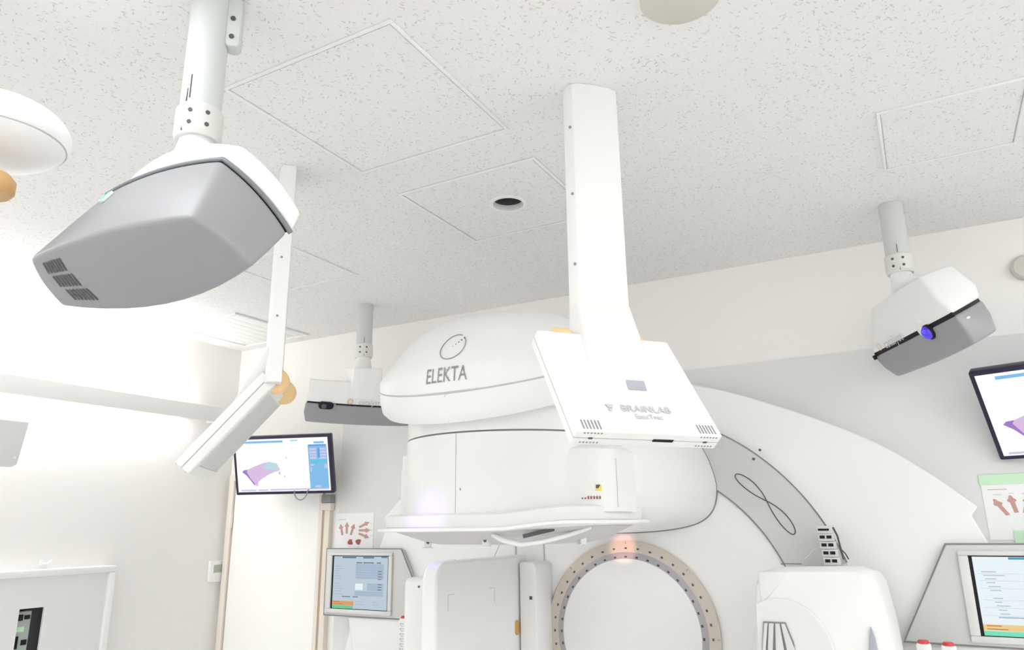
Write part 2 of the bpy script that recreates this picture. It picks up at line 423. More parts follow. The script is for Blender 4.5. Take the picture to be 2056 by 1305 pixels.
# cabinet / framed board on the left wall with an open slot
t = thing('wall_cabinet', 'white framed wall cabinet low on the left wall with a narrow open slot', 'cabinet', (XL, 2.1, 0))
fx = .08
MB().box(0, fx+.018, .665, .70, .4, 1.52).build('frame_post', M['trim'], t, bevel=.004)
MB().box(0, fx+.018, -.75, .70, 1.52, 1.555).build('frame_rail', M['trim'], t, bevel=.004)
s0, s1, zt = .205, .330, 1.365
MB().box(fx-.012, fx, s1, .665, .4, 1.52).build('board', M['panelw'], t)
MB().box(fx-.012, fx, -.75, s0, .4, 1.52).build('board', M['panelw'], t)
MB().box(fx-.012, fx, s0, s1, zt, 1.52).build('board', M['panelw'], t)
MB().box(0, .002, s0-.05, s1+.05, .4, zt+.06).build('slot_back', M['darkgrey'], t)
t2 = thing('wall_device', 'pale green-grey device with black keys inside the slot of the wall cabinet', 'device', (XL+.003, 2.36, .95))
MB().box(0, .04, -.05, .03, 0, .40).build('housing', M['device'], t2, bevel=.003)
MB().box(.04, .044, -.045, .0, .30, .325).build('label_strip', M['green'], t2)
for y, z, h in ((-.035, .22, .06), (-.005, .235, .025), (-.04, .355, .03), (-.005, .36, .02)):
    MB().box(.04, .046, y, y+(.012 if h > .04 else .026), z, z+h).build('key', M['dark'], t2)
# thermostat on the left wall
t = thing('thermostat', 'small white wall thermostat with grey display beside the door', 'thermostat', (XL, 3.575, 1.41))
MB().prism(rrect(-.06, .06, 0, .135, .008), 0, .022, 'x').build('body', M['white'], t, bevel=.003)
MB().box(.022, .024, -.03, .035, .06, .11).build('display', M['lcd'], t)
for y in (-.03, .0, .03): MB().box(.022, .025, y-.008, y+.008, .028, .036).build('key', M['trim'], t)
# small hook
t = thing('wall_hook', 'small white twin hook on the left wall above the framed cabinet', 'hook', (XL, 2.43, 1.585))
MB().cyl((0, 0, 0), (.012, 0, 0), .016, 16).build('plate', M['white'], t, smooth=40)
MB().tube([(.01, 0, 0), (.04, .0, -.005), (.05, .02, .012)], .006).build('hook_arm', M['white'], t, smooth=60)
# round sensor high on the back wall at the right edge
t = thing('wall_speaker', 'small round pale fitting high on the back wall at the right edge', 'speaker', (.50, YB, 2.775))
R = Matrix.Rotation(PI/2, 4, 'X')
MB().lathe([(.055, 0), (.055, .02), (.045, .03), (.001, .032)], T=R).build('body', M['beige'], t, smooth=40)

# ================================================================== GANTRY
GX, IZ = -1.31, 1.245
FY = 3.50                                                   # front plane of the drum
# fixed fascia behind the drum
fas = thing('gantry_fascia', 'wide white arched fascia standing behind the treatment machine', 'machine cover', (GX, 3.60, 0))
half = [(0, 2.452), (.14, 2.448), (.28, 2.428), (.413, 2.393), (.59, 2.336), (.768, 2.262), (.95, 2.18), (1.118, 2.092), (1.24, 2.01), (1.354, 1.915), (1.482, 1.797), (1.455, 1.763), (1.492, 1.668), (1.60, 1.40), (1.69, 1.22), (1.74, 1.05), (1.74, 0)]
arc = half[:10]
for _ in range(2):
    arc = [arc[0]]+[q for a_, b_ in zip(arc, arc[1:]) for q in ((a_[0]*.75+b_[0]*.25, a_[1]*.75+b_[1]*.25), (a_[0]*.25+b_[0]*.75, a_[1]*.25+b_[1]*.75))]+[arc[-1]]
half = arc+half[10:]
pts = half+[(-x, z) for x, z in half[::-1] if x > 0]
MB().prism(pts, -.08, .034).build('front_sheet', M['warm'], fas, bevel=.006, smooth=20)
MB().prism([(.75*x, .9*z) for x, z in pts], -.075, .03).build('base_sheet', M['warm'], fas)

g = thing('linear_accelerator', 'white linear accelerator with round drum face, overhanging treatment head and folded imaging arms', 'treatment machine', (GX, FY, 0))
def W2(x, y, z): return Vector((x, y-FY, z))                # x about the machine axis, y world, z world
# drum face
def disc(r0, r1, y0, y1, n=96): return MB().annulus(r0, r1, 0, 2*PI, y0-FY, y1-FY, n, 0, IZ)
disc(.42, .802, FY, FY+.02).build('drum_face', M['warm'], g, smooth=30)
disc(.806, 1.036, FY+.002, FY+.02).build('drum_rim', M['warm'], g, smooth=30)
# grey band over the right shoulder
a0, a1 = math.radians(19), math.radians(70)
MB().annulus(.800, 1.034, a0, a1, FY-.006-FY, FY+.004-FY, 40, 0, IZ).build('grey_band', M['band'], g, smooth=30, label='grey curved band on the drum shoulder')
mb = MB()
mb.annulus(1.033, 1.0385, a0, a1, -.008, .004, 40, 0, IZ); mb.annulus(.7955, .801, a0, a1, -.008, .004, 40, 0, IZ)
mb.build('band_outline', M['line'], g)
MB().box(.715, .80, -.0075, -.005, 1.572, 1.576).build('band_end_line', M['line'], g)
# infinity line on the band
def band_pt(t):
    # lemniscate along the band middle
    den = 1+math.sin(t)**2; lx = .175*math.cos(t)/den; ly = .062*math.sin(t)*math.cos(t)/den
    a = math.radians(41)+lx/.905; r = .905+ly
    return Vector((r*math.cos(a), -.0075, IZ+r*math.sin(a)))
MB().tube([band_pt(2*PI*i/64) for i in range(64)], .0022, 6, True).build('loop_mark', M['darkgrey'], g)
a = math.radians(50.5)
for rr in (1.012, 1.062):
    MB().cyl((rr*math.cos(a), -.006, IZ+rr*math.sin(a)), (rr*math.cos(a), -.010, IZ+rr*math.sin(a)), .006, 10).build('pointer_mark', M['darkgrey'], g)
# vertical seams left of the ring
for x, z0, z1, wd in ((-.592, 1.50, 1.70, .008), (-.43, 1.1, 1.70, .005)):
    MB().box(x-wd, x, -.003, .001, z0, z1).build('face_seam', M['softline'], g)
# number ring and plug
RX = .013
mb = MB(); mb.annulus(.368, .420, 0, 2*PI, -.018, .010, 96, RX, IZ+.006); mb.build('number_ring', M['ring'], g, smooth=30, label='tan ring with printed marks')
def lip(u, v):
    a = 2*PI*u; r = .368-.030*v; y = -.018-.006*math.sin(v*PI/2)
    return (RX+r*math.cos(a), y, IZ+.006+r*math.sin(a))
MB().grid(lip, 96, 5, True).build('ring_lip', M['ringin'], g, smooth=60)
mb = MB(); mb.lathe([(.338, .0), (.338, .0245), (.333, .026), (.15, .028), (.001, .029)], (RX, .001, IZ+.006), Matrix.Rotation(PI/2, 4, 'X'), 80)
mb.build('centre_plug', M['warm'], g, smooth=40)
mb = MB()
for i in range(40):
    a = 2*PI*i/40+PI/2
    for rr, yy, s in ((.386, -.0185, .0052), (.347, -.0235, .0056)):
        c, s_ = math.cos(a), math.sin(a); T = Matrix.Translation((RX+rr*c, yy, IZ+.006+rr*s_)) @ Matrix.Rotation(-a, 4, 'Y')
        mb.box(-s*.7, s*.7, -.002, .002, -s, s, T)
mb.build('ring_marks', M['darkgrey'], g, kind='stuff')
mb = MB()
for i in range(8):
    a = 2*PI*i/8+PI/2; rr = .411
    T = Matrix.Translation((RX+rr*math.cos(a), -.019, IZ+.006+rr*math.sin(a))) @ Matrix.Rotation(-a, 4, 'Y')
    mb.box(-.006, .006, -.001, .001, -.0012, .0012, T)
mb.build('ring_numbers', M['midgrey'], g, kind='stuff')

# arm that carries the head
sec = [(0, 1.707), (.2, 1.716), (.34, 1.738), (.405, 1.768), (.44, 1.805), (.458, 1.85), (.467, 1.91), (.455, 1.98), (.43, 2.06), (.36, 2.18), (.28, 2.27), (.15, 2.31), (0, 2.32)]
sec = sec+[(-x, z) for x, z in sec[::-1] if x > 0]
for _ in range(2):
    sec = [q for a_, b_ in zip(sec, sec[1:]+sec[:1]) for q in ((a_[0]*.75+b_[0]*.25, a_[1]*.75+b_[1]*.25), (a_[0]*.25+b_[0]*.75, a_[1]*.25+b_[1]*.75))]
def armring(y, kx, kz): return [W2(x*kx, y, 2.0+(z-2.0)*kz) for x, z in sec]
n = len(sec); rings = [armring(FY, 1, 1), armring(3.1, .985, 1), armring(2.75, .965, 1), armring(2.40, .945, .99)]
v = sum(rings, []); f = [list(range(n))[::-1], list(range(3*n, 4*n))]
for k in range(3):
    for i in range(n): f.append([k*n+i, k*n+(i+1) % n, (k+1)*n+(i+1) % n, (k+1)*n+i])
mesh('head_arm', v, f, M['warm'], g, smooth=40)
mb = MB().tube([W2(x*1.002, FY-.003, 2+(z-2)*1.004) for x, z in sec], .004, 6, True)
mb.build('arm_joint', M['line'], g)

# head body: round front drum with flat wings beside it
YC = 2.40
def plan(off=0):
    p = []
    R_ = .39+off
    p += [(-.462-off, 2.43), (-.462-off, 2.335-off), (-.402-off, 2.325-off)]
    for i in range(-16, 12):
        a = math.radians(5.0*i)
        p.append((R_*math.sin(a), YC-R_*math.cos(a)))
    # concave run-out to the right wing
    p += [(.345+off, 2.185-off), (.385+off, 2.20-off), (.43+off, 2.235-off*.5), (.445+off, 2.27), (.45+off, 2.32), (.452+off, 2.43)]
    return p
def head_ring(z, off, dz=None): return [W2(x, y, z if dz is None else z+dz(x)) for x, y in plan(off)]
def loft(rings, caps=True):
    n = len(rings[0]); v = sum(rings, []); f = []
    for k in range(len(rings)-1):
        for i in range(n): f.append([k*n+i, k*n+(i+1) % n, (k+1)*n+(i+1) % n, (k+1)*n+i])
    if caps: f += [list(range(n))[::-1], list(range((len(rings)-1)*n, len(rings)*n))]
    return v, f
wing = lambda x: .0
v, f = loft([head_ring(1.788, 0), head_ring(1.80, 0), head_ring(1.955, 0), head_ring(1.985, -.006), head_ring(2.0, -.025)])
mesh('head_body', v, f, M['white2'], g, smooth=35)
# round barrel above the wings
def barrel(z0, z1, r, name, m=None, n=64):
    return MB().lathe([(r, z0), (r, z1)], W2(0, YC, 0), n=n).build(name, m or M['white2'], g, smooth=35)
barrel(1.95, 2.040, .389, 'head_barrel'); barrel(2.040, 2.046, .383, 'barrel_joint', M['line']); barrel(2.046, 2.16, .388, 'head_neck')
MB().box(-.4615, -.40, 2.334-FY, 2.43-FY, 1.95, 2.018).build('wing_top', M['white2'], g, bevel=.01)
# centre seams and small prints
def on_barrel(r, x0=0.0):
    def fn(a, b): 
        th = (a+x0)/r
        return Vector((r*math.sin(th), YC-r*math.cos(th)-FY, b))
    return fn
rects_on('front_seam', [(-.001, .001, 1.79, 2.04)], on_barrel(.3905, 0), M['softline'], g)
rects_on('front_dot', [(.016, .020, 1.858, 1.866)], on_barrel(.391, 0), M['midgrey'], g)
rects_on('side_seam', [(-.001, .001, 1.80, 1.955)], lambda a, b: W2(.4465+.0005, 2.268, b)+Vector((a, 0, 0)), M['softline'], g)
# laser warning sign and row of symbols on the right wing
def wing_fn(a, b):                                           # a along the wing from x=.385 rightwards
    p0 = Vector((.385, 2.1985, 0)); p1 = Vector((.43, 2.2335, 0)); d = (p1-p0).normalized(); q = p0+d*a
    return W2(q.x, q.y-.002, b)
polys_on('warning_label', [[(.018, 1.852), (.036, 1.852), (.036, 1.87), (.018, 1.87)]], wing_fn, M['sign'], g)
polys_on('warning_symbol', [[(.018, 1.859), (.026, 1.859), (.033, 1.87), (.018, 1.87)]], lambda a, b: wing_fn(a, b)+Vector((0, -.0008, 0)), M['darkgrey'], g)
rects_on('symbol_row', [(-.03+.0095*i, -.025+.0095*i, 1.826, 1.826+(.009 if i > 1 else .005)) for i in range(7)], wing_fn, M['purple'], g)

# base flange and clear touch plate
def plate_plan(off):
    p = []
    for i in range(48):
        a = 2*PI*i/48; c, s_ = math.sin(a), -math.cos(a)
        rx = .455+off; ry = .42+off; k = 2.6
        den = (abs(c)**k+abs(s_)**k)**(1/k)
        p.append((rx*c/den*1.0, YC+.0+ry*s_/den))
    return p
def sm(x):
    q = max(0, min(1, (x-.15)/.21)); return q*q*(3-2*q)
def pring(z, off, rise=0.0): return [W2(x, y, z+.26*rise*sm(x)) for x, y in plate_plan(off)]
v, f = loft([pring(1.742, -.035, .07), pring(1.747, -.020, .07), pring(1.782, -.018, .08), pring(1.789, -.030, .08)]); mesh('base_flange', v, f, M['white2'], g, smooth=35)
v, f = loft([pring(1.732, -.005, .06), pring(1.735, .008, .07), pring(1.743, .008, .07), pring(1.746, -.01, .07)]); mesh('touch_plate', v, f, M['white'], g, smooth=35)
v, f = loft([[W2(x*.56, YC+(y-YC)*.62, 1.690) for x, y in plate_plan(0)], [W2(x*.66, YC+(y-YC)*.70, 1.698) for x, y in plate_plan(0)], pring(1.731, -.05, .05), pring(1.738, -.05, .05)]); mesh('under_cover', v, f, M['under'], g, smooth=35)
def clip(x, y, z, rz):
    T = Matrix.Translation(W2(x, y, z)) @ Matrix.Rotation(rz, 4, 'Z')
    mb = MB().box(-.012, .012, -.008, .012, -.02, .015, T).box(-.02, .02, -.012, -.006, -.022, -.016, T)
    c = mb.build('clip', M['white2'], g, bevel=.002)
    MB().cyl(T @ Vector((0, -.0105, .0)), T @ Vector((0, -.007, .0)), .0055, 12).build('clip_pin', M['darkgrey'], c)
clip(-.215, 2.17, 1.697, .6); clip(.06, 2.10, 1.704, 0); clip(.30, 2.31, 1.707, -.9); clip(.31, 2.20, 1.742, -.8)
# curved release handle under the right front
hp = [W2(.11, 2.055, 1.722), W2(.15, 2.05, 1.705), W2(.205, 2.06, 1.692), W2(.26, 2.10, 1.700), W2(.31, 2.16, 1.716), W2(.345, 2.20, 1.730), W2(.37, 2.22, 1.742)]
MB().tube(hp, .0075, 8).build('release_handle', M['white2'], g, smooth=60)
mb = MB(); mb.box(-.05, .05, -.004, .004, -.006, .006, Matrix.Translation(W2(.255, 2.085, 1.727)) @ Matrix.Rotation(.75, 4, 'Z') @ Matrix.Rotation(-.2, 4, 'Y'))
mb.build('latch_slot', M['darkgrey'], g)
# angled corner guard on the left of the plate
mb = MB(); T = Matrix.Translation(W2(-.40, 2.20, 1.765)) @ Matrix.Rotation(-.75, 4, 'Z')
mb.box(-.09, .09, -.004, .03, -.02, .022, T); cg = mb.build('corner_guard', M['white2'], g, bevel=.006)
rects_on('guard_mark', [(-.05, -.038, -.008, .010), (-.032, -.026, -.008, .010)], lambda a, b: T @ Vector((a, -.006, b)), M['softline'], g)

# top cap of the head
def cap_r(z):
    prof = [(2.07, .468), (2.085, .487), (2.12, .497), (2.19, .503), (2.24, .500), (2.28, .484), (2.32, .459), (2.36, .430), (2.40, .396), (2.44, .352), (2.465, .312), (2.482, .265), (2.492, .19), (2.497, .10), (2.498, .001)]
    for (za, ra), (zb, rb) in zip(prof, prof[1:]):
        if za <= z <= zb: return ra+(rb-ra)*(z-za)/(zb-za)
    return prof[-1][1] if z > 2.498 else prof[0][1]
def sag(phi, k): return k*min(2.2, (phi/.70)**2)
CUT = 2.19
def cap_pt(phi, z, dz, off=0.0):
    r = cap_r(z)+off
    rf = r*(.90+.10*math.sin(phi)**2) if z < 2.30 else r*(.90+.10*math.sin(phi)**2 + .0)
    x = r*math.sin(phi); y = YC-rf*math.cos(phi)
    return W2(x, y, z+dz)
zs = [2.165, 2.20, 2.23, 2.26, 2.28, 2.30, 2.32, 2.34, 2.36, 2.38, 2.40, 2.42, 2.44, 2.45, 2.46, 2.465, 2.47, 2.475, 2.48, 2.485]
PM = math.radians(100)
def cap_shell(za, name, m, k0, parent):
    nphi = 56; v = []; f = []; rows = 0
    for z in za:
        fade = max(0, 1-(z-za[0])/.12) if len(za) > 6 else 1
        def pt(ph): return cap_pt(ph, z, sag(ph, k0)*fade)
        def inside(ph): p = pt(ph); return p.y+FY <= CUT+(2.46-p.z)*1.3
        if not inside(0): break
        a, b = 0.0, PM
        if inside(PM): a = PM
        else:
            for _ in range(30):
                mid_ = (a+b)/2
                if inside(mid_): a = mid_
                else: b = mid_
        for i in range(nphi+1): v.append(pt(-a+2*a*i/nphi))
        rows += 1
    for j in range(rows-1):
        for i in range(nphi): b = j*(nphi+1)+i; f.append([b, b+1, b+nphi+2, b+nphi+1])
    f.append([j*(nphi+1) for j in range(rows)]+[j*(nphi+1)+nphi for j in range(rows-1, -1, -1)])
    f.append(list(range(nphi+1)))
    f.append([(rows-1)*(nphi+1)+i for i in range(nphi+1)])
    return mesh(name, v, f, m, parent, smooth=38)
cap = cap_shell(zs, 'head_cap', M['white'], .038, g)
cap_shell([2.070, 2.085, 2.12, 2.159], 'cap_skirt', M['white'], .038, g)
cap_shell([2.157, 2.167], 'cap_joint', M['softline'], .038, g).scale = (.997, 1, 1)
def on_cap(z0, x0=0.0, lift=.0025):
    def fn(a, b):
        z = z0+b; r = cap_r(z)*.93; th = (a+x0)/.46
        return cap_pt(th, z, 0, lift)
    return fn
rects_on('skirt_seam', [(-.001, .001, -.042, .043)], lambda a, b: cap_pt((a-.004)/.46, 2.115+b, 0, .002), M['softline'], g)
put_text('maker_lettering', 'ELEKTA', .072, on_cap(2.221, -.002), M['midgrey'], g, sx=.60)
ring_pts = []
fnl = on_cap(2.325, .0, .003)
MB().tube([fnl(.047*math.cos(a), .047*math.sin(a)) for a in [math.radians(62+i*338/60) for i in range(61)]], .0014, 6).build('logo_ring', M['midgrey'], g)
mb = MB()
for i, s in enumerate((.0012, .0016, .0021, .0026, .0031)):
    a = math.radians(40); q = .000+.0115*i; mb.cyl(fnl(q*math.cos(a), q*math.sin(a)), fnl(q*math.cos(a), q*math.sin(a))+Vector((0, -.001, 0)), s, 10)
mb.build('logo_dots', M['darkgrey'], g)
# imaging detector (left)
DX = -1.80-GX
MB().prism(rrect(2.625-FY, 3.42-FY, .85, 1.606, (.02, .02, .012, .085), 8), DX-.075, DX, 'x').build('imaging_panel', M['white'], g, bevel=.014, seg=3, smooth=30)
MB().prism(rrect(2.645-FY, 3.45-FY, .85, 1.601, (.02, .02, .012, .085), 8), DX-.083, DX-.072, 'x').build('panel_gap', M['softline'], g)
MB().prism(rrect(2.735-FY, 3.45-FY, .85, 1.535, .03, 6), DX-.245, DX-.088, 'x').build('panel_back_box', M['white2'], g, bevel=.012, smooth=30)
MB().cyl((DX-.165, 2.735-FY, 1.50), (DX-.165, 2.731-FY, 1.50), .0045, 10).build('box_screw', M['darkgrey'], g)
for y0, y1, z, yc in ((2.711, 2.760, 1.474, 2.711), (3.05, 3.096, 1.475, 3.094)):
    MB().box(DX-.001, DX+.001, y0-FY, y1-FY, z-.002, z).box(DX-.001, DX+.001, yc-FY, yc+.002-FY, 1.41, z).build('corner_mark', M['palegrey'], g)
MB().prism(rrect(3.285-FY, 3.325-FY, 1.245, 1.312, .018), DX-.001, DX+.003, 'x').build('gold_connector', M['gold'], g, label='gold oval connector')
for y in (3.295, 3.315): pass
for y in (2.80, 3.03): MB().box(DX-.07, DX-.03, y-FY, y+.015-FY, 1.604, 1.609).build('panel_tab', M['trim'], g)
MB().prism(rrect(-1.79-GX, -1.700-GX, .85, 1.575, (.01, .01, .03, .01)), 3.32-FY, 0, 'y').build('panel_arm', M['warm'], g, bevel=.006)
MB().box(-1.735-GX, -1.722-GX, 3.316-FY, 3.32-FY, 1.405, 1.42).build('arm_button', M['darkgrey'], g)
# kV source (right)
def src_ring(y, k, dz=0):
    base = [(.71, .80), (.745, 1.45), (.758, 1.555), (.775, 1.585), (.82, 1.60), (1.075, 1.606), (1.115, 1.592), (1.135, 1.555), (1.158, 1.40), (1.172, 1.10), (1.172, .80)]
    cx, cz = .96, 1.2
    return [W2(cx+(x-cx)*k, y, cz+(z-cz)*k+dz) for x, z in base]
v, f = loft([src_ring(2.70, .93), src_ring(2.705, .965), src_ring(2.73, .992), src_ring(2.78, 1.0), src_ring(3.2, .97, -.012), src_ring(3.455, .92, -.010)]); mesh('source_housing', v, f, M['white2'], g, smooth=40)
MB().box(.76, .98, 3.44-FY, 0, .9, 1.50).build('source_arm', M['warm'], g)
def arcdisc(cx, cz, r, y0, y1, name, m):
    MB().lathe([(r, 0), (r, y1-y0-.004), (r-.004, y1-y0), (.001, y1-y0)], W2(cx, y1, cz), Matrix.Rotation(PI/2, 4, 'X'), 64).build(name, m, g, smooth=35)
mb = MB(); pts = []
for i in range(33):
    a = math.radians(118-i*128/32); pts.append((.830+.150*math.cos(a)*1.05, 1.335+.170*math.sin(a)))
pts += [(.98, 1.20), (.98, .9), (.76, .9), (.752, 1.38)]
mb.prism(pts, 2.688-FY, 2.71-FY); mb.build('source_front_cover', M['srccover'], g, bevel=.004, smooth=30)
MB().prism([(.772, 1.475), (.772, 1.588), (.865, 1.590), (.835, 1.545)], 2.694-FY, 2.715-FY).build('source_corner_cover', M['srccover'], g, bevel=.006)
# oval grille with three ribs
pts = [(.762, 1.17), (.766, 1.35), (.778, 1.432), (.848, 1.432), (.868, 1.37), (.878, 1.17)]
MB().prism(pts, 2.683-FY, 2.69-FY).build('grille_frame', M['line'], g)
for x0, x1, xt0, xt1 in ((.766, .781, .781, .793), (.783, .803, .796, .812), (.808, .838, .816, .830), (.842, .872, .834, .846)):
    MB().prism([(x0, 1.17), (x0+.002, 1.35), (xt0, 1.428), (xt1, 1.428), (x1-.002, 1.35), (x1, 1.17)], 2.676-FY, 2.685-FY).build('grille_rib', M['console'], g, bevel=.003)
pts = [(1.083, 1.2), (1.083, 1.34), (1.093, 1.40), (1.101, 1.432), (1.109, 1.40), (1.124, 1.2)]
MB().prism(pts, 2.69-FY, 2.715-FY).build('source_inlay', mat('blue_grey_inlay', (.38, .41, .46), .3, .5), g, bevel=.003)
# cable chain over the source with its white cable
mb = None
for i in range(5):
    z = 1.578+i*.031
    p = MB().box(.905-.0035*i, .965-.004*i, 3.36-FY, 3.42-FY, z-.0005, z+.029).build('chain_link', M['consolebez'], g, bevel=.002)
    for s in (0, 1):
        if i == 4 and s: continue
        x0 = .912-.0035*i+s*.026
        MB().box(x0, x0+(.019 if i < 4 else .042), 3.357-FY, 3.361-FY, z+.010, z+(.022 if i < 4 else .018)).build('link_window', M['dark'], p)
MB().tube([W2(.952, 3.40, 1.725), W2(.965, 3.40, 1.69), W2(.972, 3.40, 1.64), W2(.978, 3.40, 1.598)], .004, 6).build('chain_cable', M['darkgrey'], g, smooth=60)
MB().tube([W2(.968, 3.42, 1.64), W2(.985, 3.42, 1.62), W2(.995, 3.42, 1.598)], .003, 6).build('chain_cable', M['darkgrey'], g, smooth=60)
MB().tube([W2(.905, 3.40, 1.655), W2(.88, 3.41, 1.64), W2(.86, 3.42, 1.632), W2(.845, 3.43, 1.615), W2(.825, 3.44, 1.598)], .003, 6).build('white_cable', M['white'], g, smooth=60)

# ================================================================== side consoles
def console(side, label):
    s = side                                                  # +1 right, -1 left
    t = thing('control_console', label, 'console', (GX, 3.60, 0))
    Y0 = 3.485-3.60; z0, z1 = (1.260, 1.628) if s < 0 else (1.287, 1.655)
    xi_t, xi_b = (1.324, 1.129) if s < 0 else (1.348, 1.152)
    xo = 1.873 if s < 0 else 1.97
    if s < 0: pts = [(-xo, z0), (-xi_b, z0), (-xi_t, z1), (-xo, z1)]
    else: pts = [(xi_b, z0), (xo, z0-.005), (xo, z1), (xi_t, z1)]
    MB().prism(pts, Y0, -.083).build('housing', M['console'], t, bevel=.006)
    v = [(p[0], p[1]) for p in pts]; cx = sum(p[0] for p in v)/4; cz = sum(p[1] for p in v)/4
    mb = MB().tube([(cx+(p[0]-cx)*1.004, Y0+.004, cz+(p[1]-cz)*1.006) for p in (v if s > 0 else v)], .004, 6, True); mb.build('edge_strip', M['line'], t)
    if s < 0: sx0, sx1, sz0, sz1 = -1.817, -1.400, 1.297, 1.591
    else: sx0, sx1, sz0, sz1 = 1.417, 1.83, 1.322, 1.614
    bz = .05
    fr = MB()
    bx0, bx1, bz0, bz1 = sx0-.035, sx1+.025, sz0-.024, sz1+.018
    fr.box(bx0, bx1, Y0-.014, Y0, sz1, bz1).box(bx0, bx1, Y0-.014, Y0, bz0, sz0).box(bx0, sx0, Y0-.014, Y0, sz0, sz1).box(sx1, bx1, Y0-.014, Y0, sz0, sz1)
    fr.build('bezel', M['consolebez'], t, bevel=.004)
    MB().box(sx0, sx1, Y0-.006, Y0-.0005, sz0, sz1).build('screen_recess', M['dark'], t)
    ew = sx1-sx0; eh = sz1-sz0
    scr = rects_on('screen', [(.03, .985, .012, .985)], lambda a, b: Vector((sx0+a*ew, Y0-.0075, sz0+b*eh)), E['pale'] if s < 0 else E['pale2'], t)
    def fn(k):
        return lambda a, b: Vector((sx0+(.03+a*.955)*ew, Y0-.0075-.0006*k, sz0+(.012+b*.973)*eh))
    e_title, e_cell, e_or, e_gr, e_tx = (E['navy'], E['cell'], E['orange'], E['green'], E['text']) if s < 0 else (E['blue2'], E['cell'], E['orange2'], E['green2'], E['text2'])
    rects_on('title_bar', [(.16, .42, .965, .992), (.55, .75, .965, .992), (.88, .99, .975, .995)] if s < 0 else [(.30, .62, .965, .995)], fn(1), e_title, scr)
    if s < 0:
        rects_on('value_block', [(.42, .93, .855-.048*i-.042, .855-.048*i) for i in range(6)]+[(.64, .93, .49-.048*i-.042, .49-.048*i) for i in range(3)]+[(.42, .93, .34-.048*i-.042, .34-.048*i) for i in range(2)], fn(1), e_cell, scr)
        rects_on('blank_cell', [(.42, .56, .36, .48)], fn(1), E['pale2'], scr)
    tr = []
    rows = [.80, .755, .71, .662, .612, .563, .465, .417, .370, .318, .270]
    for k, z in enumerate(rows):
        tr.append((.03 if s < 0 else .06+.01*k, (.13, .20, .12, .11, .15, .15, .15, .14, .20, .17, .19)[k]+(.05 if s > 0 else 0), z, z+.012))
    rects_on('row_text', tr, fn(2), E['text2'] if s > 0 else E['cell'], scr)
    if s < 0:
        rects_on('value_text', [(.43, .54, .868, .888), (.56, .75, .868, .888), (.80, .88, .868, .888)]+[(.83, .90, z, z+.014) for z in (.71, .662, .612, .563, .465, .417, .37)]+[(.18, .34, .22, .236), (.38, .48, .22, .236)], fn(3), E['text'], scr)
        rects_on('value_text', [(.86, .92, .80, .811), (.86, .92, .755, .766), (.86, .92, .318, .328), (.86, .92, .27, .28), (.45, .58, .135, .145), (.45, .58, .085, .095), (.74, .82, .135, .145), (.74, .88, .085, .095)], fn(3), E['cell'], scr)
    else:
        rects_on('value_text', [(.14, .42, .225, .24), (.62, .80, .225, .235), (.72, .95, .875, .895)], fn(3), E['cell'], scr)
        rects_on('row_rule', [(.03, .97, z-.02, z-.016) for z in rows[::2]], fn(1), E['pale'], scr)
    rects_on('orange_bar', [(.0, .40 if s < 0 else .8, .062, .142)], fn(1), e_or, scr)
    rects_on('orange_text', [(.03, .15, .118, .130), (.03, .20, .078, .090)], fn(2), emis('screen_orange_text', (.62, .22, .05), 1), scr)
    rects_on('green_bar', [(.0, .39 if s < 0 else .8, .0, .058)], fn(1), e_gr, scr)
    # foot that carries the console off the fascia
    MB().prism([(xa, zb) for xa, zb in (((-1.62, .9), (-1.40, .9), (-1.20, z0), (-1.70, z0)) if s < 0 else ((1.35, .9), (1.75, .9), (1.85, z0), (1.30, z0)))], Y0+.012, -.083).build('lower_cover', M['warm'], t, bevel=.01)
    return t
console(-1, 'grey wall console left of the machine showing a pale blue table of values')
console(1, 'grey wall console at the right edge with a bright screen and slanted left side')

# hand controllers
def handset(x, y, z, h, wd, rz, label, front=True):
    T = Matrix.Rotation(rz, 4, 'Z')
    t = thing('hand_controller', label, 'hand controller', (x, y, z-h), Matrix.Rotation(rz, 3, 'Z'), 'hand controllers with red tops')
    MB().prism(rrect(-wd/2, wd/2, 0, h, .008), -.016, .016).build('body', M['white'], t, bevel=.004)
    MB().lathe([(wd*.40, 0), (wd*.40, .006), (wd*.32, .011), (.001, .012)], (0, 0, h), n=24).build('stop_button', M['red'], t, smooth=40)
    fn = lambda a, b: Vector((a, -.0168, b))
    rows = []
    k = 0; zz = h-.022
    while zz > .02:
        rows += [(-wd*.32, -wd*.06, zz-.010, zz), (wd*.05, wd*.30, zz-.007, zz-.001), (-wd*.2, wd*.22, zz-.017, zz-.013)]; zz -= .024
    rects_on('key_print', rows, fn, M['palegrey'], t)
    MB().box(-wd/2+.004, wd/2-.004, .016, .06, h*.15, h*.80).build('holder', M['consolebez'], t, bevel=.003)
    return t
handset(-2.463, 3.30, 1.292, .23, .040, .0, 'white hand controller with red top below the left console')
handset(-.088, 3.36, 1.302, .22, .050, 0, 'white red-topped hand controller left of the pair under the right console')
handset(-.006, 3.36, 1.299, .22, .050, 0, 'white red-topped hand controller right of the pair under the right console')

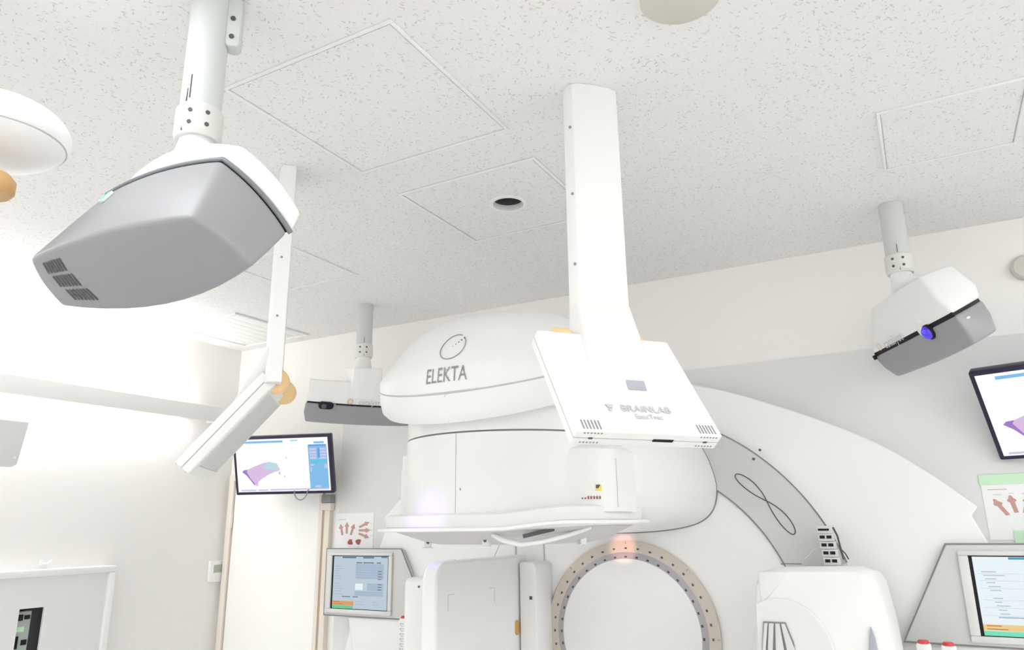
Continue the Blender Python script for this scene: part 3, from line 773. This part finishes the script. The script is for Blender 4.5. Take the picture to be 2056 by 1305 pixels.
# ================================================================== wall monitors
def frame_yt(yaw, phi):
    n = Vector((math.sin(yaw), -math.cos(yaw), 0)); W = Vector((math.cos(yaw), math.sin(yaw), 0)); z = Vector((0, 0, 1))
    return W, -z*math.cos(phi)+n*math.sin(phi), n*math.cos(phi)+z*math.sin(phi)
def monitor(Cn, yaw, phi, hw, hh, label, back_to):
    W, S, N = frame_yt(yaw, phi)
    rot = Matrix((( W.x, -S.x, N.x), (W.y, -S.y, N.y), (W.z, -S.z, N.z)))   # local x right, y up, z towards viewer
    t = thing('wall_monitor', label, 'monitor', Cn, rot, 'black wall monitors with a torso model')
    MB().prism(rrect(-hw, hw, -hh, hh, .008), -.04, 0, 'z').build('casing', M['bezel'], t, bevel=.004)
    b = .018
    def fn(k): return lambda a, c: Vector((-hw+b+a*(2*hw-2*b), -hh+b+c*(2*hh-2*b), .0012+.0006*k))
    s = rects_on('screen', [(0, 1, 0, 1)], fn(0), E['white'], t)
    rects_on('title_bar', [(.10, .52, .925, .965), (.85, .96, .885, .925)], fn(1), E['sky'], s)
    rects_on('side_panel', [(.785, .985, .04, .855)], fn(1), E['sky'], s)
    rects_on('side_field', [(.80+.1*(i % 2), .875+.1*(i % 2), .80-.055*(i//2)-.04, .80-.055*(i//2)) for i in range(8)]+[(.80, .84, .47, .50), (.95, .98, .42, .50), (.80, .815, .36, .44), (.84, .90, .06, .10)], fn(2), E['lilac'], s)
    rects_on('side_bar', [(.81, .96, .53, .575)], fn(3), E['cyan'], s)
    rects_on('side_line', [(.79, .98, .84, .87), (.885, .91, .62, .80)], fn(3), E['blue'], s)
    rects_on('task_bar', [(.03, .20, .018, .045), (.22, .33, .018, .045), (.35, .985, .02, .05)], fn(1), E['lilac'], s)
    rects_on('status_text', [(.60, .68, .945, .965)], fn(1), E['green2'], s)
    torso = [(.055, .385), (.075, .42), (.12, .43), (.20, .49), (.28, .54), (.36, .57), (.44, .53), (.47, .42), (.40, .385), (.33, .345), (.26, .27), (.215, .20), (.205, .115), (.175, .14), (.14, .23), (.10, .32)]
    polys_on('torso_model', [torso], fn(1), E['pink'], s)
    polys_on('torso_highlight', [[(.27, .47), (.36, .565), (.44, .525), (.46, .43), (.40, .395), (.33, .42)]], fn(2), E['aqua'], s)
    polys_on('torso_shade', [[(.055, .385), (.075, .42), (.12, .43), (.105, .39), (.14, .27), (.19, .15), (.18, .13), (.14, .23), (.10, .32)]], fn(2), E['violet'], s)
    polys_on('torso_edge', [[(.205, .115), (.215, .20), (.26, .27), (.33, .345), (.40, .385), (.47, .42), (.47, .40), (.40, .365), (.34, .32), (.27, .25), (.228, .19), (.222, .115)]], fn(2), E['lilac'], s)
    rects_on('model_mark', [(.455, .475, .32, .38), (.51, .525, .27, .30), (.54, .555, .62, .65)], fn(2), E['lilac'], s)
    # arm back to the wall
    inv = t.matrix_world.inverted()
    p0 = Vector((0, 0, -.04)); p1 = inv @ Vector(back_to)
    MB().cyl(p0, p1, .022, 16).build('wall_arm', M['darkgrey'], t, smooth=40)
    MB().box(-.08, .08, -.08, .08, -.05, -.038).build('mount_plate', M['darkgrey'], t)
    return t
bpy.context.view_layer.update()
def mon(*a): 
    t = monitor(*a); return t
def monitor_fix(Cn, yaw, phi, hw, hh, label, back_to):
    return monitor(Cn, yaw, phi, hw, hh, label, back_to)
mon_l = monitor((-3.451, 3.347, 2.126), .312, -.288, .325, .1815, 'black-framed monitor above the door, torso model on screen, left side of the machine', (-3.55, 3.64, 2.16))
W, S, N = frame_yt(-.331, -.584); TL = Vector((.21, 3.401, 2.313))
monitor(TL+.35*W+.20*S, -.331, -.584, .35, .20, 'black-framed monitor at the right edge, torso model on screen, cut off by the frame', (.56, 3.634, 2.18))
# thin cable hanging below the left monitor
mb = MB().tube([(-3.36, 3.37, 1.97)]+[(-3.307-.053*math.cos(a), 3.37, 1.966-.053*math.sin(a)) for a in [PI*i/14 for i in range(15)]]+[(-3.254, 3.38, 1.97)], .0035, 6)
inv_ = mon_l.matrix_world.inverted(); mb.v = [inv_ @ p for p in mb.v]
mb.build('hanging_cable', M['midgrey'], mon_l, smooth=60, label='thin grey cable loop')

# ================================================================== posters
def arrow(cx, cy, ang, L=.30, wd=.07):
    """a little torso seen from above: head, raised elbows, trunk"""
    c, s = math.cos(ang), math.sin(ang)
    base = [(-.5*wd, -L/2), (.5*wd, -L/2), (.55*wd, L*.10), (1.0*wd, L*.16), (1.05*wd, L*.24), (.55*wd, L*.34), (.35*wd, L*.47), (0, L*.53), (-.35*wd, L*.47), (-.55*wd, L*.34), (-1.05*wd, L*.24), (-1.0*wd, L*.16), (-.55*wd, L*.10)]
    return [(cx+x*c-y*s, cy+x*s+y*c) for x, y in base]
def blob(cx, cy, r, k=7, e=1.3):
    return [(cx+r*(1+.28*math.sin(3*a+cx*9))*math.cos(a), cy+r*e*(1+.2*math.cos(2*a))*math.sin(a)) for a in [2*PI*i/14 for i in range(14)]]
def poster(x0, x1, z0, z1, y, label, skew=0.0, tape=False, right=False):
    w_, h_ = x1-x0, z1-z0
    t = thing('instruction_sheet', label, 'poster', (x0, y, z0))
    MB().box(0, w_, -.003, 0, 0, h_).build('sheet', M['paper'], t)
    def fn(k): return lambda a, b: Vector((a*w_, -.0036-.0004*k, b*h_))
    if not right:
        polys_on('figure', [arrow(.17, .58, .22, .28, .055), arrow(.31, .62, 0, .28, .055), arrow(.46, .58, -.28, .28, .055)], fn(0), M['flesh'], t)
        polys_on('figure', [arrow(.76, .70, -1.12, .28, .055), arrow(.77, .56, -1.57, .28, .055), arrow(.76, .43, -1.95, .28, .055)], fn(1), M['flesh'], t)
        polys_on('figure_head', [blob(.42, .27, .065), blob(.63, .27, .065)], fn(0), M['flesh2'], t)
        rects_on('caption', [(.08, .28, .83, .845), (.92, .98, .72, .73), (.92, .98, .56, .57), (.92, .98, .43, .44), (.38, .44, .15, .16), (.60, .66, .15, .16), (.49, .54, .16, .17)], fn(1), M['palegrey'], t)
    else:
        polys_on('figure', [arrow(.155, .56, .38, .30, .042), arrow(.275, .61, .12, .30, .042), arrow(.40, .60, -.2, .30, .042)], fn(0), M['flesh'], t)
        polys_on('figure', [arrow(.74, .75, -1.12, .30, .05), arrow(.74, .58, -1.57, .30, .05), arrow(.74, .43, -1.95, .30, .05)], fn(1), M['flesh'], t)
        polys_on('figure_head', [blob(.44, .30, .045), blob(.60, .30, .045)], fn(0), M['flesh2'], t)
        rects_on('caption', [(.06, .24, .86, .875), (.10, .18, .77, .78), (.25, .30, .79, .80), (.37, .45, .78, .79), (.38, .44, .17, .18)], fn(1), M['palegrey'], t)
    if tape:
        MB().box(-.004, w_+.02, -.0055, -.0031, h_*.955, h_*1.13).build('green_tape', M['green'], t)
        MB().box(w_*.23, w_+.02, -.0055, -.0031, -.02, h_*.16).build('green_tape', M['green'], t)
    return t
poster(-3.255, -2.955, 1.60, 1.834, YB-.006, 'square white sheet with six small brown-red body figures above the left console')
poster(.200, .56, 1.668, 1.895, YB-.006, 'white sheet of body figures stuck up with green tape above the right console', tape=True, right=True)

# ================================================================== surface-tracking cameras
def axes_wfu(yaw, tilt):
    fh = Vector((math.sin(yaw), math.cos(yaw), 0)); w_ = Vector((math.cos(yaw), -math.sin(yaw), 0)); z = Vector((0, 0, 1))
    return w_, fh*math.cos(tilt)-z*math.sin(tilt), z*math.cos(tilt)+fh*math.sin(tilt)
def tracker(q, pole_xy, zb, label, style):
    wr1, wr2, wb1, wb2, d1, d2, d3, d4, h1, h2, cx, cy, cz, tilt, yaw = q
    W, Fv, U = axes_wfu(yaw, tilt)
    rot = Matrix(((W.x, Fv.x, U.x), (W.y, Fv.y, U.y), (W.z, Fv.z, U.z)))
    t = thing('tracking_camera', label, 'camera', (cx, cy, cz), rot, 'ceiling tracking cameras around the machine')
    mw = Matrix.Translation((cx, cy, cz)) @ rot.to_4x4(); inv = mw.inverted()
    NS = 10
    def ring(cs, bul):
        """cs = BR, FR, FL, BL; bul = right, front, left, back"""
        out = []; ctr = sum((Vector(c) for c in cs), Vector())/4
        for k in range(4):
            a = Vector(cs[k]); b = Vector(cs[(k+1) % 4]); m = (a+b)/2-ctr
            e = (b-a).normalized(); nrm = (m-e*m.dot(e)); nrm.normalize()
            for i in range(NS):
                s = i/NS; out.append(a+(b-a)*s+nrm*bul[k]*4*s*(1-s))
        return out
    rim_c = [(wr1, -d1, 0), (wr2, d2, 0), (-wr2, d2, 0), (-wr1, -d1, 0)]
    bot_c = [(wb1, -d3, -h1), (wb2, d4, -h2), (-wb2, d4, -h2), (-wb1, -d3, -h1)]
    fb = .02 if style != 'main' else .05
    bb = .018 if style == 'main' else .02
    rim = ring(rim_c, (.012, .012, .012, 0.015 if style == 'main' else .022)); bot = ring(bot_c, (.012, fb, .012, bb))
    mid = [a*.5+b*.5+((a*.5+b*.5)-Vector((0, -.04, -h1*.5)))*(.006 if style == 'main' else .035) for a, b in zip(rim, bot)]
    v = rim+mid+bot; n = 4*NS; f = []
    for k in (0, 1):
        for i in range(n): f.append([k*n+i, k*n+(i+1) % n, (k+1)*n+(i+1) % n, (k+1)*n+i])
    # domed bottom as a Coons patch over the ring
    R_ = bot[0:NS+1]; F_ = bot[NS:2*NS+1]; L_ = bot[2*NS:3*NS+1]; B_ = bot[3*NS:]+[bot[0]]
    def coons(s, tt):
        """s: 0 at left (-w) .. 1 right; tt: 0 back .. 1 front"""
        def at(c, x):
            x = max(0, min(1, x))*NS; i = min(NS-1, int(x)); return c[i]+(c[i+1]-c[i])*(x-i)
        back = at(B_, s); front = at(F_, 1-s); right = at(R_, tt); left = at(L_, 1-tt)
        p = back*(1-tt)+front*tt+left*(1-s)+right*s-(B_[0]*(1-s)*(1-tt)+B_[-1]*s*(1-tt)+F_[-1]*(1-s)*tt+F_[0]*s*tt)
        return p+Vector((0, .25, -1)).normalized()*.012*16*s*(1-s)*tt*(1-tt)
    base = len(v); idx = {}
    for j in range(NS+1):
        for i in range(NS+1):
            if j == 0: idx[i, j] = 2*n+(3*NS+i) % n if i < NS else 2*n
            elif j == NS: idx[i, j] = 2*n+NS+(NS-i)
            elif i == NS: idx[i, j] = 2*n+j
            elif i == 0: idx[i, j] = 2*n+2*NS+(NS-j)
            else: idx[i, j] = len(v); v.append(coons(i/NS, j/NS))
    for j in range(NS):
        for i in range(NS): f.append([idx[i, j], idx[i+1, j], idx[i+1, j+1], idx[i, j+1]])
    f.append(list(range(n)))
    mesh('lower_shell', v, f, M['catgrey'], t, bevel=.010, seg=3, label='grey lower shell')
    # rim lip on the back, dark slot round the ends and front
    ctr = Vector((0, (d2-d1)/2, 0))
    def sc_ring(rg, k, du): return [ctr+(p-ctr)*k+Vector((0, 0, du)) for p in rg]
    vv, ff = loft([sc_ring(rim, .965, -.004), sc_ring(rim, .965, .016)]); mesh('slot', vv, ff, M['dark'], t, label='black slot between the two shells')
    if style == 'main':
        o_ = sc_ring(rim, 1.0, .001); i_ = sc_ring(rim, 1.022, .012)
        # back lip only: from the left end over the back to the right end
        ids = list(range(2*NS+3, 4*NS))+[0]
        MB().tube([sc_ring(rim, 1.004, .004)[k] for k in ids]+[sc_ring(rim, 1.004, .004)[k] for k in range(0, NS+1)], .0055, 8).build('rim_lip', M['catrim'], t, smooth=60)
    # upper shell
    if style == 'right':
        top_c = [(.14, -.155, .170), (.215, .02, .185), (-.215, .02, .185), (-.15, -.155, .170)]
        mid_c = [(wr1+.006, -d1-.012, .06), (wr2-.05, d2-.015, .07), (-wr2+.045, d2-.012, .07), (-wr1-.01, -d1-.012, .06)]
        r1 = ring(mid_c, (.012, .012, .012, .02)); r2 = ring(top_c, (.008, .010, .008, .015))
    elif style == 'main':
        top_c = [(.137, -.170, .120), (.225, .0, .100), (-.245, .0, .100), (-.200, -.185, .120)]
        mid_c = [(wr1+.028, -d1-.004, .052), (wr2+.006, d2-.028, .050), (-wr2-.006, d2-.028, .050), (-wr1-.028, -d1-.004, .052)]
        r1 = ring(mid_c, (.012, .01, .012, .026)); r2 = ring(top_c, (.008, .010, .008, .034))
    else:
        top_c = [(.26, -.12, .055), (.300, .008, .120), (-.300, .008, .120), (-.26, -.12, .055)]
        mid_c = [(wr1+.05, -d1+.010, .022), (wr2-.008, d2-.010, .055), (-wr2+.008, d2-.010, .055), (-wr1-.05, -d1+.010, .022)]
        r1 = ring(mid_c, (.012, .010, .012, .02)); r2 = ring(top_c, (.008, .012, .008, .015))
    r0_ = sc_ring(rim, 1.012 if style == 'main' else 1.0, .011)
    vv, ff = loft([r0_, r1, r2]); mesh('upper_shell', vv, ff, M['white'], t, bevel=.012, seg=3, label='white upper shell')
    # neck up to the pole
    pb = inv @ Vector((pole_xy[0], pole_xy[1], zb)); ax = inv.to_3x3() @ Vector((0, 0, 1))
    hw, tf = {'main': (.115, .95), 'right': (.12, .9), 'mid': (.085, .95)}[style]
    ztop = {'main': .095, 'right': .165, 'mid': -.03}[style]
    if style == 'mid':
        low = [Vector((-.105, .052, -.0+.02)), Vector((.075, .052, .02)), Vector((.085, -.10, .10)), Vector((-.115, -.10, .10))]
        m_ = [Vector((-.072, .035, .235)), Vector((.085, .035, .225)), Vector((.085, -.16, .12)), Vector((-.080, -.16, .13))]
        vv, ff = loft([low, m_]); mesh('front_spine', vv, ff, M['white'], t, bevel=.006)
    NR = 28
    e1 = (Vector((1, 0, 0))-ax*ax.x).normalized(); e2 = ax.cross(e1)
    def circ(c, r): return [c+r*(math.cos(2*PI*i/NR)*e1+math.sin(2*PI*i/NR)*e2) for i in range(NR)]
    c0 = Vector((0, {'main': -.11, 'right': -.07, 'mid': -.06}[style], ztop))
    base_r = [c0+Vector((hw*1.2*math.cos(2*PI*i/NR)*e1.x*1.0, .058*math.sin(2*PI*i/NR)*(1 if e2.y > 0 else -1), 0)) for i in range(NR)]
    rings = [base_r, [a*.35+b*.65 for a, b in zip(base_r, circ(pb-ax*.02, .047))], circ(pb-ax*.008, .040), circ(pb+ax*.03, .036)]
    vv, ff = loft(rings); mesh('neck', vv, ff, M['white'], t, smooth=50)
    # pole, clamp collar, screws
    def wp(z, dx=0, dy=0): return inv @ Vector((pole_xy[0]+dx, pole_xy[1]+dy, z))
    MB().cyl(wp(zb+.02), wp(CE-.001), .0455, 40).build('pole', M['pole'], t, smooth=40)
    co = MB().cyl(wp(zb), wp(zb+.010), .048, 40, .0525).cyl(wp(zb+.010), wp(zb+.072), .0525, 40).cyl(wp(zb+.072), wp(zb+.080), .0525, 40, .048).build('clamp_collar', M['alu'], t, smooth=40, label='metal clamp collar')
    dcam = math.atan2(-pole_xy[1], -pole_xy[0])
    for da in (-.42, .30):
        for z in (zb+.024, zb+.054):
            a = dcam+da; c_, s_ = math.cos(a), math.sin(a)
            MB().cyl(wp(z, 0.051*c_, .051*s_), wp(z, .0540*c_, .0540*s_), .0052, 12).build('collar_screw', M['darkgrey'], co)
    a = dcam+.02 if style != 'main' else dcam-.75
    MB().cyl(wp(zb+.004, 0.0522*math.cos(a), .0522*math.sin(a)), wp(zb+.115, .0452*math.cos(a), .0452*math.sin(a)), .0012, 6).build('collar_split', M['darkgrey'], co)
    if style == 'main':
        a = dcam-.60; MB().cyl(wp(zb+.09, .0452*math.cos(a), .0452*math.sin(a)), wp(zb+.15, .0452*math.cos(a), .0452*math.sin(a)), .0018, 6).build('pole_slot', M['darkgrey'], t)
        a = dcam+1.35; br = MB()
        T = inv @ Matrix.Translation((pole_xy[0]+.052*math.cos(a), pole_xy[1]+.052*math.sin(a), 2.91)) @ Matrix.Rotation(a, 4, 'Z')
        bk = MB().prism(rrect(-.012, .022, -.045, .09, .012), -.02, .02, 'y', T).build('ceiling_bracket', M['pole'], t, bevel=.003)
        MB().cyl(T @ Vector((.003, -.023, -.02)), T @ Vector((.003, -.019, -.02)), .006, 12).build('bracket_screw', M['darkgrey'], bk)
        MB().cyl(T @ Vector((.003, -.023, .03)), T @ Vector((.003, -.019, .03)), .006, 12).build('bracket_screw', M['darkgrey'], bk)
        # green status light on the back, near the left end
        s = .10; tt = .20
        B0 = rim[3*NS:]+[rim[0]]; B1 = mid[3*NS:]+[mid[0]]
        p = (B0[0]*.25+B0[1]*.75)*.75+(B1[0]*.25+B1[1]*.75)*.25; e = (B0[2]-B0[1]).normalized(); dn = (B1[1]-B0[1]).normalized(); nn = e.cross(dn)
        if nn.y > 0: nn = -nn
        p = p+e*.032+dn*.018+nn*.001; T2 = Matrix(((dn.x, e.x, nn.x, p.x), (dn.y, e.y, nn.y, p.y), (dn.z, e.z, nn.z, p.z), (0, 0, 0, 1)))
        MB().prism(rrect(-.018, .018, -.006, .006, .0055), .0, .006, 'z', T2).build('light_surround', M['white'], t)
        MB().prism(rrect(-.013, .013, -.0035, .0035, .003), .0, .0072, 'z', T2).build('status_light', M['led'], t)
        # three grilles
        for k in range(3):
            t0 = .16+.235*k
            gr = []
            for i in range(7):
                s0 = .085+.0185*i+.012*k
                gr.append((s0, s0+.0105, t0, t0+.185))
            def gf(a_, b_): return coons(a_, b_)+Vector((0, -.1, -1))*.0018
            vv = []; ff = []
            for x0, x1, y0, y1 in gr:
                m0 = len(vv); vv += [gf(x0, y0), gf(x1, y0), gf(x1, y1), gf(x0, y1)]; ff.append([m0, m0+1, m0+2, m0+3])
            mesh('vent_grille', vv, ff, M['darkgrey'], t)
    if style == 'right':
        # lit projector lens near one end of the front
        lc = Vector((-.155, d2+.010, -.009)); 
        R2 = Matrix.Rotation(-PI/2, 4, 'X')
        MB().lathe([(.030, -.03), (.030, .004), (.027, .008), (.001, .008)], lc, R2, 32).build('lens_bezel', M['dark'], t, smooth=40)
        ln = MB().lathe([(.026, .0), (.026, .011), (.019, .019), (.010, .023), (.001, .024)], lc, R2, 32).build('projector_lens', M['lens'], t, smooth=60, label='glowing blue projector lens')
        MB().lathe([(.008, .0), (.008, .0235), (.001, .0262)], lc+Vector((-.010, 0, .008)), R2, 20).build('lens_core', M['lenscore'], ln, smooth=60)
        MB().lathe([(.040, -.03), (.040, .0), (.034, .004), (.001, .004)], lc+Vector((.028, -.004, .018)), R2, 32).build('lens_socket', M['white'], t, smooth=40)
        MB().box(.312, .330, d2-.022, d2+.008, -.012, .008).build('end_latch', M['dark'], t, bevel=.002)
        MB().cyl((-.30, .02, -.028), (-.318, .02, -.028), .003, 10).build('status_light', M['ledw'], t)
        fn = lambda a_, b_: Vector((-a_+.085, d2+.019, b_+.026))
        put_text('model_lettering', 'catalyst', .056, fn, M['palegrey'], t, sx=.95)
        mk = MB().tube([Vector((.205+.012*math.cos(a_), d2+.019, .030+.016*math.sin(a_))) for a_ in [2*PI*i/16 for i in range(16)]], .0016, 6, True); mk.build('logo_mark', M['logo'], t)
    if style == 'mid':
        lc = Vector((.198, d2+.006, -.004)); R2 = Matrix.Rotation(-PI/2, 4, 'X')
        MB().prism(rrect(-.040, .040, -.020, .020, .018), -.01, .016, 'y', Matrix.Translation(lc)).build('lens_housing', M['dark'], t, bevel=.004)
        MB().lathe([(.014, 0), (.014, .02), (.010, .024), (.001, .025)], lc+Vector((.012, 0, 0)), R2, 24).build('camera_lens', M['darkgrey'], t, smooth=50)
        MB().box(-.052, -.040, -.01, .014, -.010, .012, Matrix.Translation(lc)).build('side_screw', M['midgrey'], t)
        fn = lambda a_, b_: Vector((-a_-.035, d2+.014, b_+.028))
        put_text('model_lettering', 'catalyst', .05, fn, M['palegrey'], t, sx=.8)
        mk = MB().tube([Vector((.072+.014*math.cos(a_), d2+.013, .029+.015*math.sin(a_))) for a_ in [2*PI*i/16 for i in range(16)]], .003, 6, True); mk.build('logo_mark', M['logo'], t)
    return t
QM = [0.176, 0.2862, 0.2338, 0.2782, 0.143, 0.0296, 0.044, 0.0712, 0.1817, 0.1203, -1.3383, 0.9673, 2.3489, 1.0401, -0.0485]
QR = [0.1792, 0.3322, 0.2568, 0.292, 0.1497, 0.0682, 0.0772, 0.0521, 0.115, 0.1168, 0.0816, 3.2427, 2.4683, 0.4718, -2.0243]
QC = [0.1819, 0.3079, 0.2458, 0.2914, 0.1557, 0.0471, 0.057, 0.0626, 0.1558, 0.1115, -2.714, 3.1818, 2.432, 0.6937, 2.1914]
tracker(QM, (-1.365, .993), 2.612, 'nearest and largest grey-white tracking camera, seen from behind with a green light', 'main')
tracker(QR, (.031, 3.2), 2.700, 'right-hand tracking camera with a glowing blue lens, near the back wall', 'right')
tracker(QC, (-2.72, 3.2), 2.685, 'middle distant tracking camera half hidden behind the treatment head', 'mid')
# violet pattern light thrown by the nearest camera's projector onto the machine
spot('projector_beam', (-1.36, 1.12, 2.24), (-1.43, 2.04, 1.765), 26.0, (.35, .2, 1.0), .22, .9)
spot('projector_beam', (-2.70, 2.91, 2.33), (-1.84, 2.67, 1.60), 40.0, (.35, .2, 1.0), .11, .9)
spot('field_lamp', (-1.31, 3.05, 1.685), (-1.312, 3.48, 1.636), 7.0, (1.0, .45, .36), .34, .55)

# ================================================================== flat-panel X-ray detectors on columns
def flat_detector(p, mirror, col_xy, label):
    cx, cy, cz, yaw, phi, hw, hh, th = p
    W, S, N = frame_yt(yaw, phi); Cn = Vector((cx, cy, cz))
    if mirror:
        Cn.x = -2.63-Cn.x; W, S, N = [Vector((-a.x, a.y, a.z)) for a in (W, S, N)]
        W = -W                                                # keep right-handed
    rot = Matrix(((W.x, -S.x, N.x), (W.y, -S.y, N.y), (W.z, -S.z, N.z)))
    t = thing('flat_panel_detector', label, 'X-ray detector', Cn, rot, 'ceiling flat-panel detectors')
    mw = Matrix.Translation(Cn) @ rot.to_4x4(); inv = mw.inverted()
    # front half: tapered back cover (local z up = visible side), rear half: active side
    kt = th/.062
    def rr(k, z, r=.004): return [Vector((a, b, z)) for a, b in rrect(-hw*k, hw*k, -hh*k, hh*k, r, 3)]
    vv, ff = loft([rr(1.0, -.028*kt), rr(1.0, -.0012), rr(.995, .0)]); mesh('back_cover', vv, ff, M['white'], t, smooth=30)
    vv, ff = loft([rr(.985, -.034*kt), rr(.985, -.026*kt)]); mesh('joint_groove', vv, ff, M['softline'], t)
    vv, ff = loft([rr(.98, -.062*kt), rr(1.0, -.058*kt), rr(1.0, -.032*kt)]); mesh('front_frame', vv, ff, M['white2'], t, smooth=30)
    MB().box(-hw*.80, hw*.80, -hh*.80, hh*.80, -.066*kt, -.061*kt).build('active_window', M['pole'], t)
    MB().box(-hw*.80, hw*.80, -hh*.805, -hh*.80, -.0665*kt, -.061*kt).build('window_edge', M['midgrey'], t)
    # ramp blending the column into the back cover
    nh = Vector((math.sin(PI/4), -math.cos(PI/4), 0)); wh = Vector((math.cos(PI/4), math.sin(PI/4), 0))
    if mirror: nh.x *= -1; wh = Vector((-wh.x, wh.y, 0)); wh = -wh
    cz_ = Vector((col_xy[0], col_xy[1], 2.33))
    ringA = [inv @ (cz_+wh*a+nh*b) for a, b in ((-.079, .034), (.079, .034), (.079, -.02), (-.079, -.02))]
    ringB = [Vector((-.088, -hh*.24, -.004)), Vector((.088, -hh*.24, -.004)), Vector((.10, hh*.93, -.035)), Vector((-.10, hh*.93, -.035))]
    ringM = [Vector((-.086, hh*.10, .010)), Vector((.086, hh*.10, .010)), Vector((.097, hh*1.03, -.03)), Vector((-.097, hh*1.03, -.03))]
    vv, ff = loft([ringB, ringM, ringA]); mesh('column_ramp', vv, ff, M['white'], t, bevel=.01, seg=3)
    # vent slots and print on the lower edge
    vs = MB()
    for x0 in (-hw*.90, hw*.69):
        for i in range(6):
            x = x0+i*.0085; vs.box(x, x+.0034, -hh*.955, -hh*.80, -.010, -.0008+.002)
            vs.box(x, x+.0045, -hh*1.003, -hh*.98, -.010*kt, -.004*kt); vs.box(x, x+.0045, -hh*1.003, -hh*.98, -.052*kt, -.046*kt)
    vs.build('vent_slots', M['midgrey'], t, kind='stuff')
    MB().box(.030-.02, .030+.035, -hh*1.004, -hh*.97, -.036*kt, -.024*kt).build('connector_port', M['dark'], t)
    for x in (-hw*.78, hw*.80): MB().box(x-.005, x+.005, -hh*1.004, -hh*.97, -.034*kt, -.026*kt).build('port_screw', M['darkgrey'], t)
    wf = lambda a, b: Vector((a, b, .0125+(b-.017)*.205))
    vv = [wf(-.006, -.028), wf(.044, -.028), wf(.044, -.002), wf(-.006, -.002)]; MB().add(vv+[p+Vector((0, 0, -.006)) for p in vv], [(0, 1, 2, 3), (7, 6, 5, 4), (0, 4, 5, 1), (1, 5, 6, 2), (2, 6, 7, 3), (3, 7, 4, 0)]).build('display_window', M['winglass'], t)
    fn = lambda a, b: Vector((a+.014, b-hh*.555, .0024))
    put_text('maker_lettering', 'BRAINLAB', .030, fn, M['palegrey'], t, bold=.0004)
    put_text('model_lettering', 'ExacTrac', .020, lambda a, b: Vector((a+.012, b-hh*.70, .0024)), M['palegrey'], t, bold=.0005)
    polys_on('logo_mark', [[(-.094, -.083), (-.070, -.083), (-.076, -.094), (-.088, -.094)], [(-.090, -.097), (-.078, -.097), (-.082, -.107), (-.088, -.103)]], lambda a, b: Vector((a, b, .0024)), M['palegrey'], t)
    # amber hinge wheels on both sides of the column foot
    for s in (-1, 1):
        h_ = MB().lathe([(.038, -.022), (.042, -.016), (.042, .016), (.038, .021), (.001, .022)], (s*.108, hh*1.05, -.045), Matrix.Rotation(s*PI/2, 4, 'Y'), 32).build('hinge_wheel', M['yellow'], t, smooth=40, label='amber hinge wheel')
    # column
    prof = [(-.076, -.018), (.076, -.018), (.076, .026), (.05, .036), (0, .041), (-.05, .036), (-.066, .030), (-.076, .012)]
    zlo = 2.215
    vv, ff = loft([[inv @ (Vector((col_xy[0], col_xy[1], z))+wh*a*k+nh*b) for a, b in prof] for z, k in ((zlo, 1.08), (2.35, 1.03), (CE-.001, 1.0))])
    mesh('column', vv, ff, M['white'], t, smooth=35)
    for z in (2.44, 2.65, 2.86):
        c_ = Vector((col_xy[0], col_xy[1], z))-wh*.072+nh*.0205 if not mirror else Vector((col_xy[0], col_xy[1], z))+wh*.0765+nh*.01
        d_ = (-wh*.8+nh*.6) if not mirror else wh
        MB().cyl(inv @ c_, inv @ (c_+d_*.003), .0042, 10).build('column_screw', M['midgrey'], t)
    return t
PB = (-0.6, 1.676, 2.082, 0.897, 0.623, 0.193, 0.169, 0.044)
flat_detector(PB, False, (-.722, 1.822), 'white flat detector panel on a broad white column, facing away in front of the machine')
flat_detector((-0.56, 1.748, 2.103, .889, 0.692, .16, .192, .058), True, (-1.879, 1.769), 'white flat detector panel seen edge-on, on the slim column left of the machine')

# ================================================================== things cut off by the left edge
t = thing('ceiling_camera_pod', 'rounded white ceiling pod at the upper left edge with a bronze disc beneath', 'camera pod', (-1.545, .70, CE))
oz = 2.545-CE
def egg(u, v):
    a = 2*PI*u; th = PI*v
    r = .165; x = r*1.0*math.sin(th)*math.cos(a); y = r*.82*math.sin(th)*math.sin(a); z = .075*math.cos(th)*(1.0 if th < PI/2 else .9)
    return (x-.045, y-.02, oz+z-.06*x-.2*y*0)
MB().grid(egg, 48, 24, True).build('pod_shell', M['white'], t, smooth=80)
MB().cyl((-.20, -.05, oz+.0), (-.26, -.05, 0), .05, 28).build('pod_stem', M['white'], t, smooth=40)
MB().lathe([(.040, -.02), (.046, -.012), (.046, .01), (.036, .022), (.001, .022)], (.028, -.042, oz-.142), n=32).build('bronze_disc', M['bronze'], t, smooth=40, label='bronze disc under the pod')
MB().tube([(.072, -.047, oz-.150), (.056, -.057, oz-.168), (.0, -.062, oz-.185), (-.08, -.06, oz-.14), (-.13, -.055, oz-.04)], .007, 8).build('pod_bracket', M['trim'], t, smooth=60)
MB().tube([Vector(egg(i/48, .60))*1.0 for i in range(48)], .0014, 6, True).build('pod_seam', M['softline'], t)
MB().tube([(.055, -.105, oz+.038), (.068, -.098, oz+.034), (.075, -.092, oz+.022)], .004, 6).build('pod_mark', M['softline'], t, smooth=60)
t = thing('wall_panel_screen', 'grey flat panel on a wall arm, cut off at the left edge', 'screen', (-3.90, 1.75, 2.16))
pts = [(-.40, -.105), (.265, -.105), (.285, -.09), (.312, .118), (-.40, .118)]
MB().prism(pts, -.02, .015, 'x').build('back_shell', M['greywall'], t, bevel=.004)
MB().cyl((.015, .268, -.06), (.017, .268, -.06), .006, 12).build('screw', M['white'], t)
MB().cyl((-.02, -.05, 0), (XL+3.90, -.05, 0), .025, 16).build('wall_arm', M['trim'], t, smooth=40)
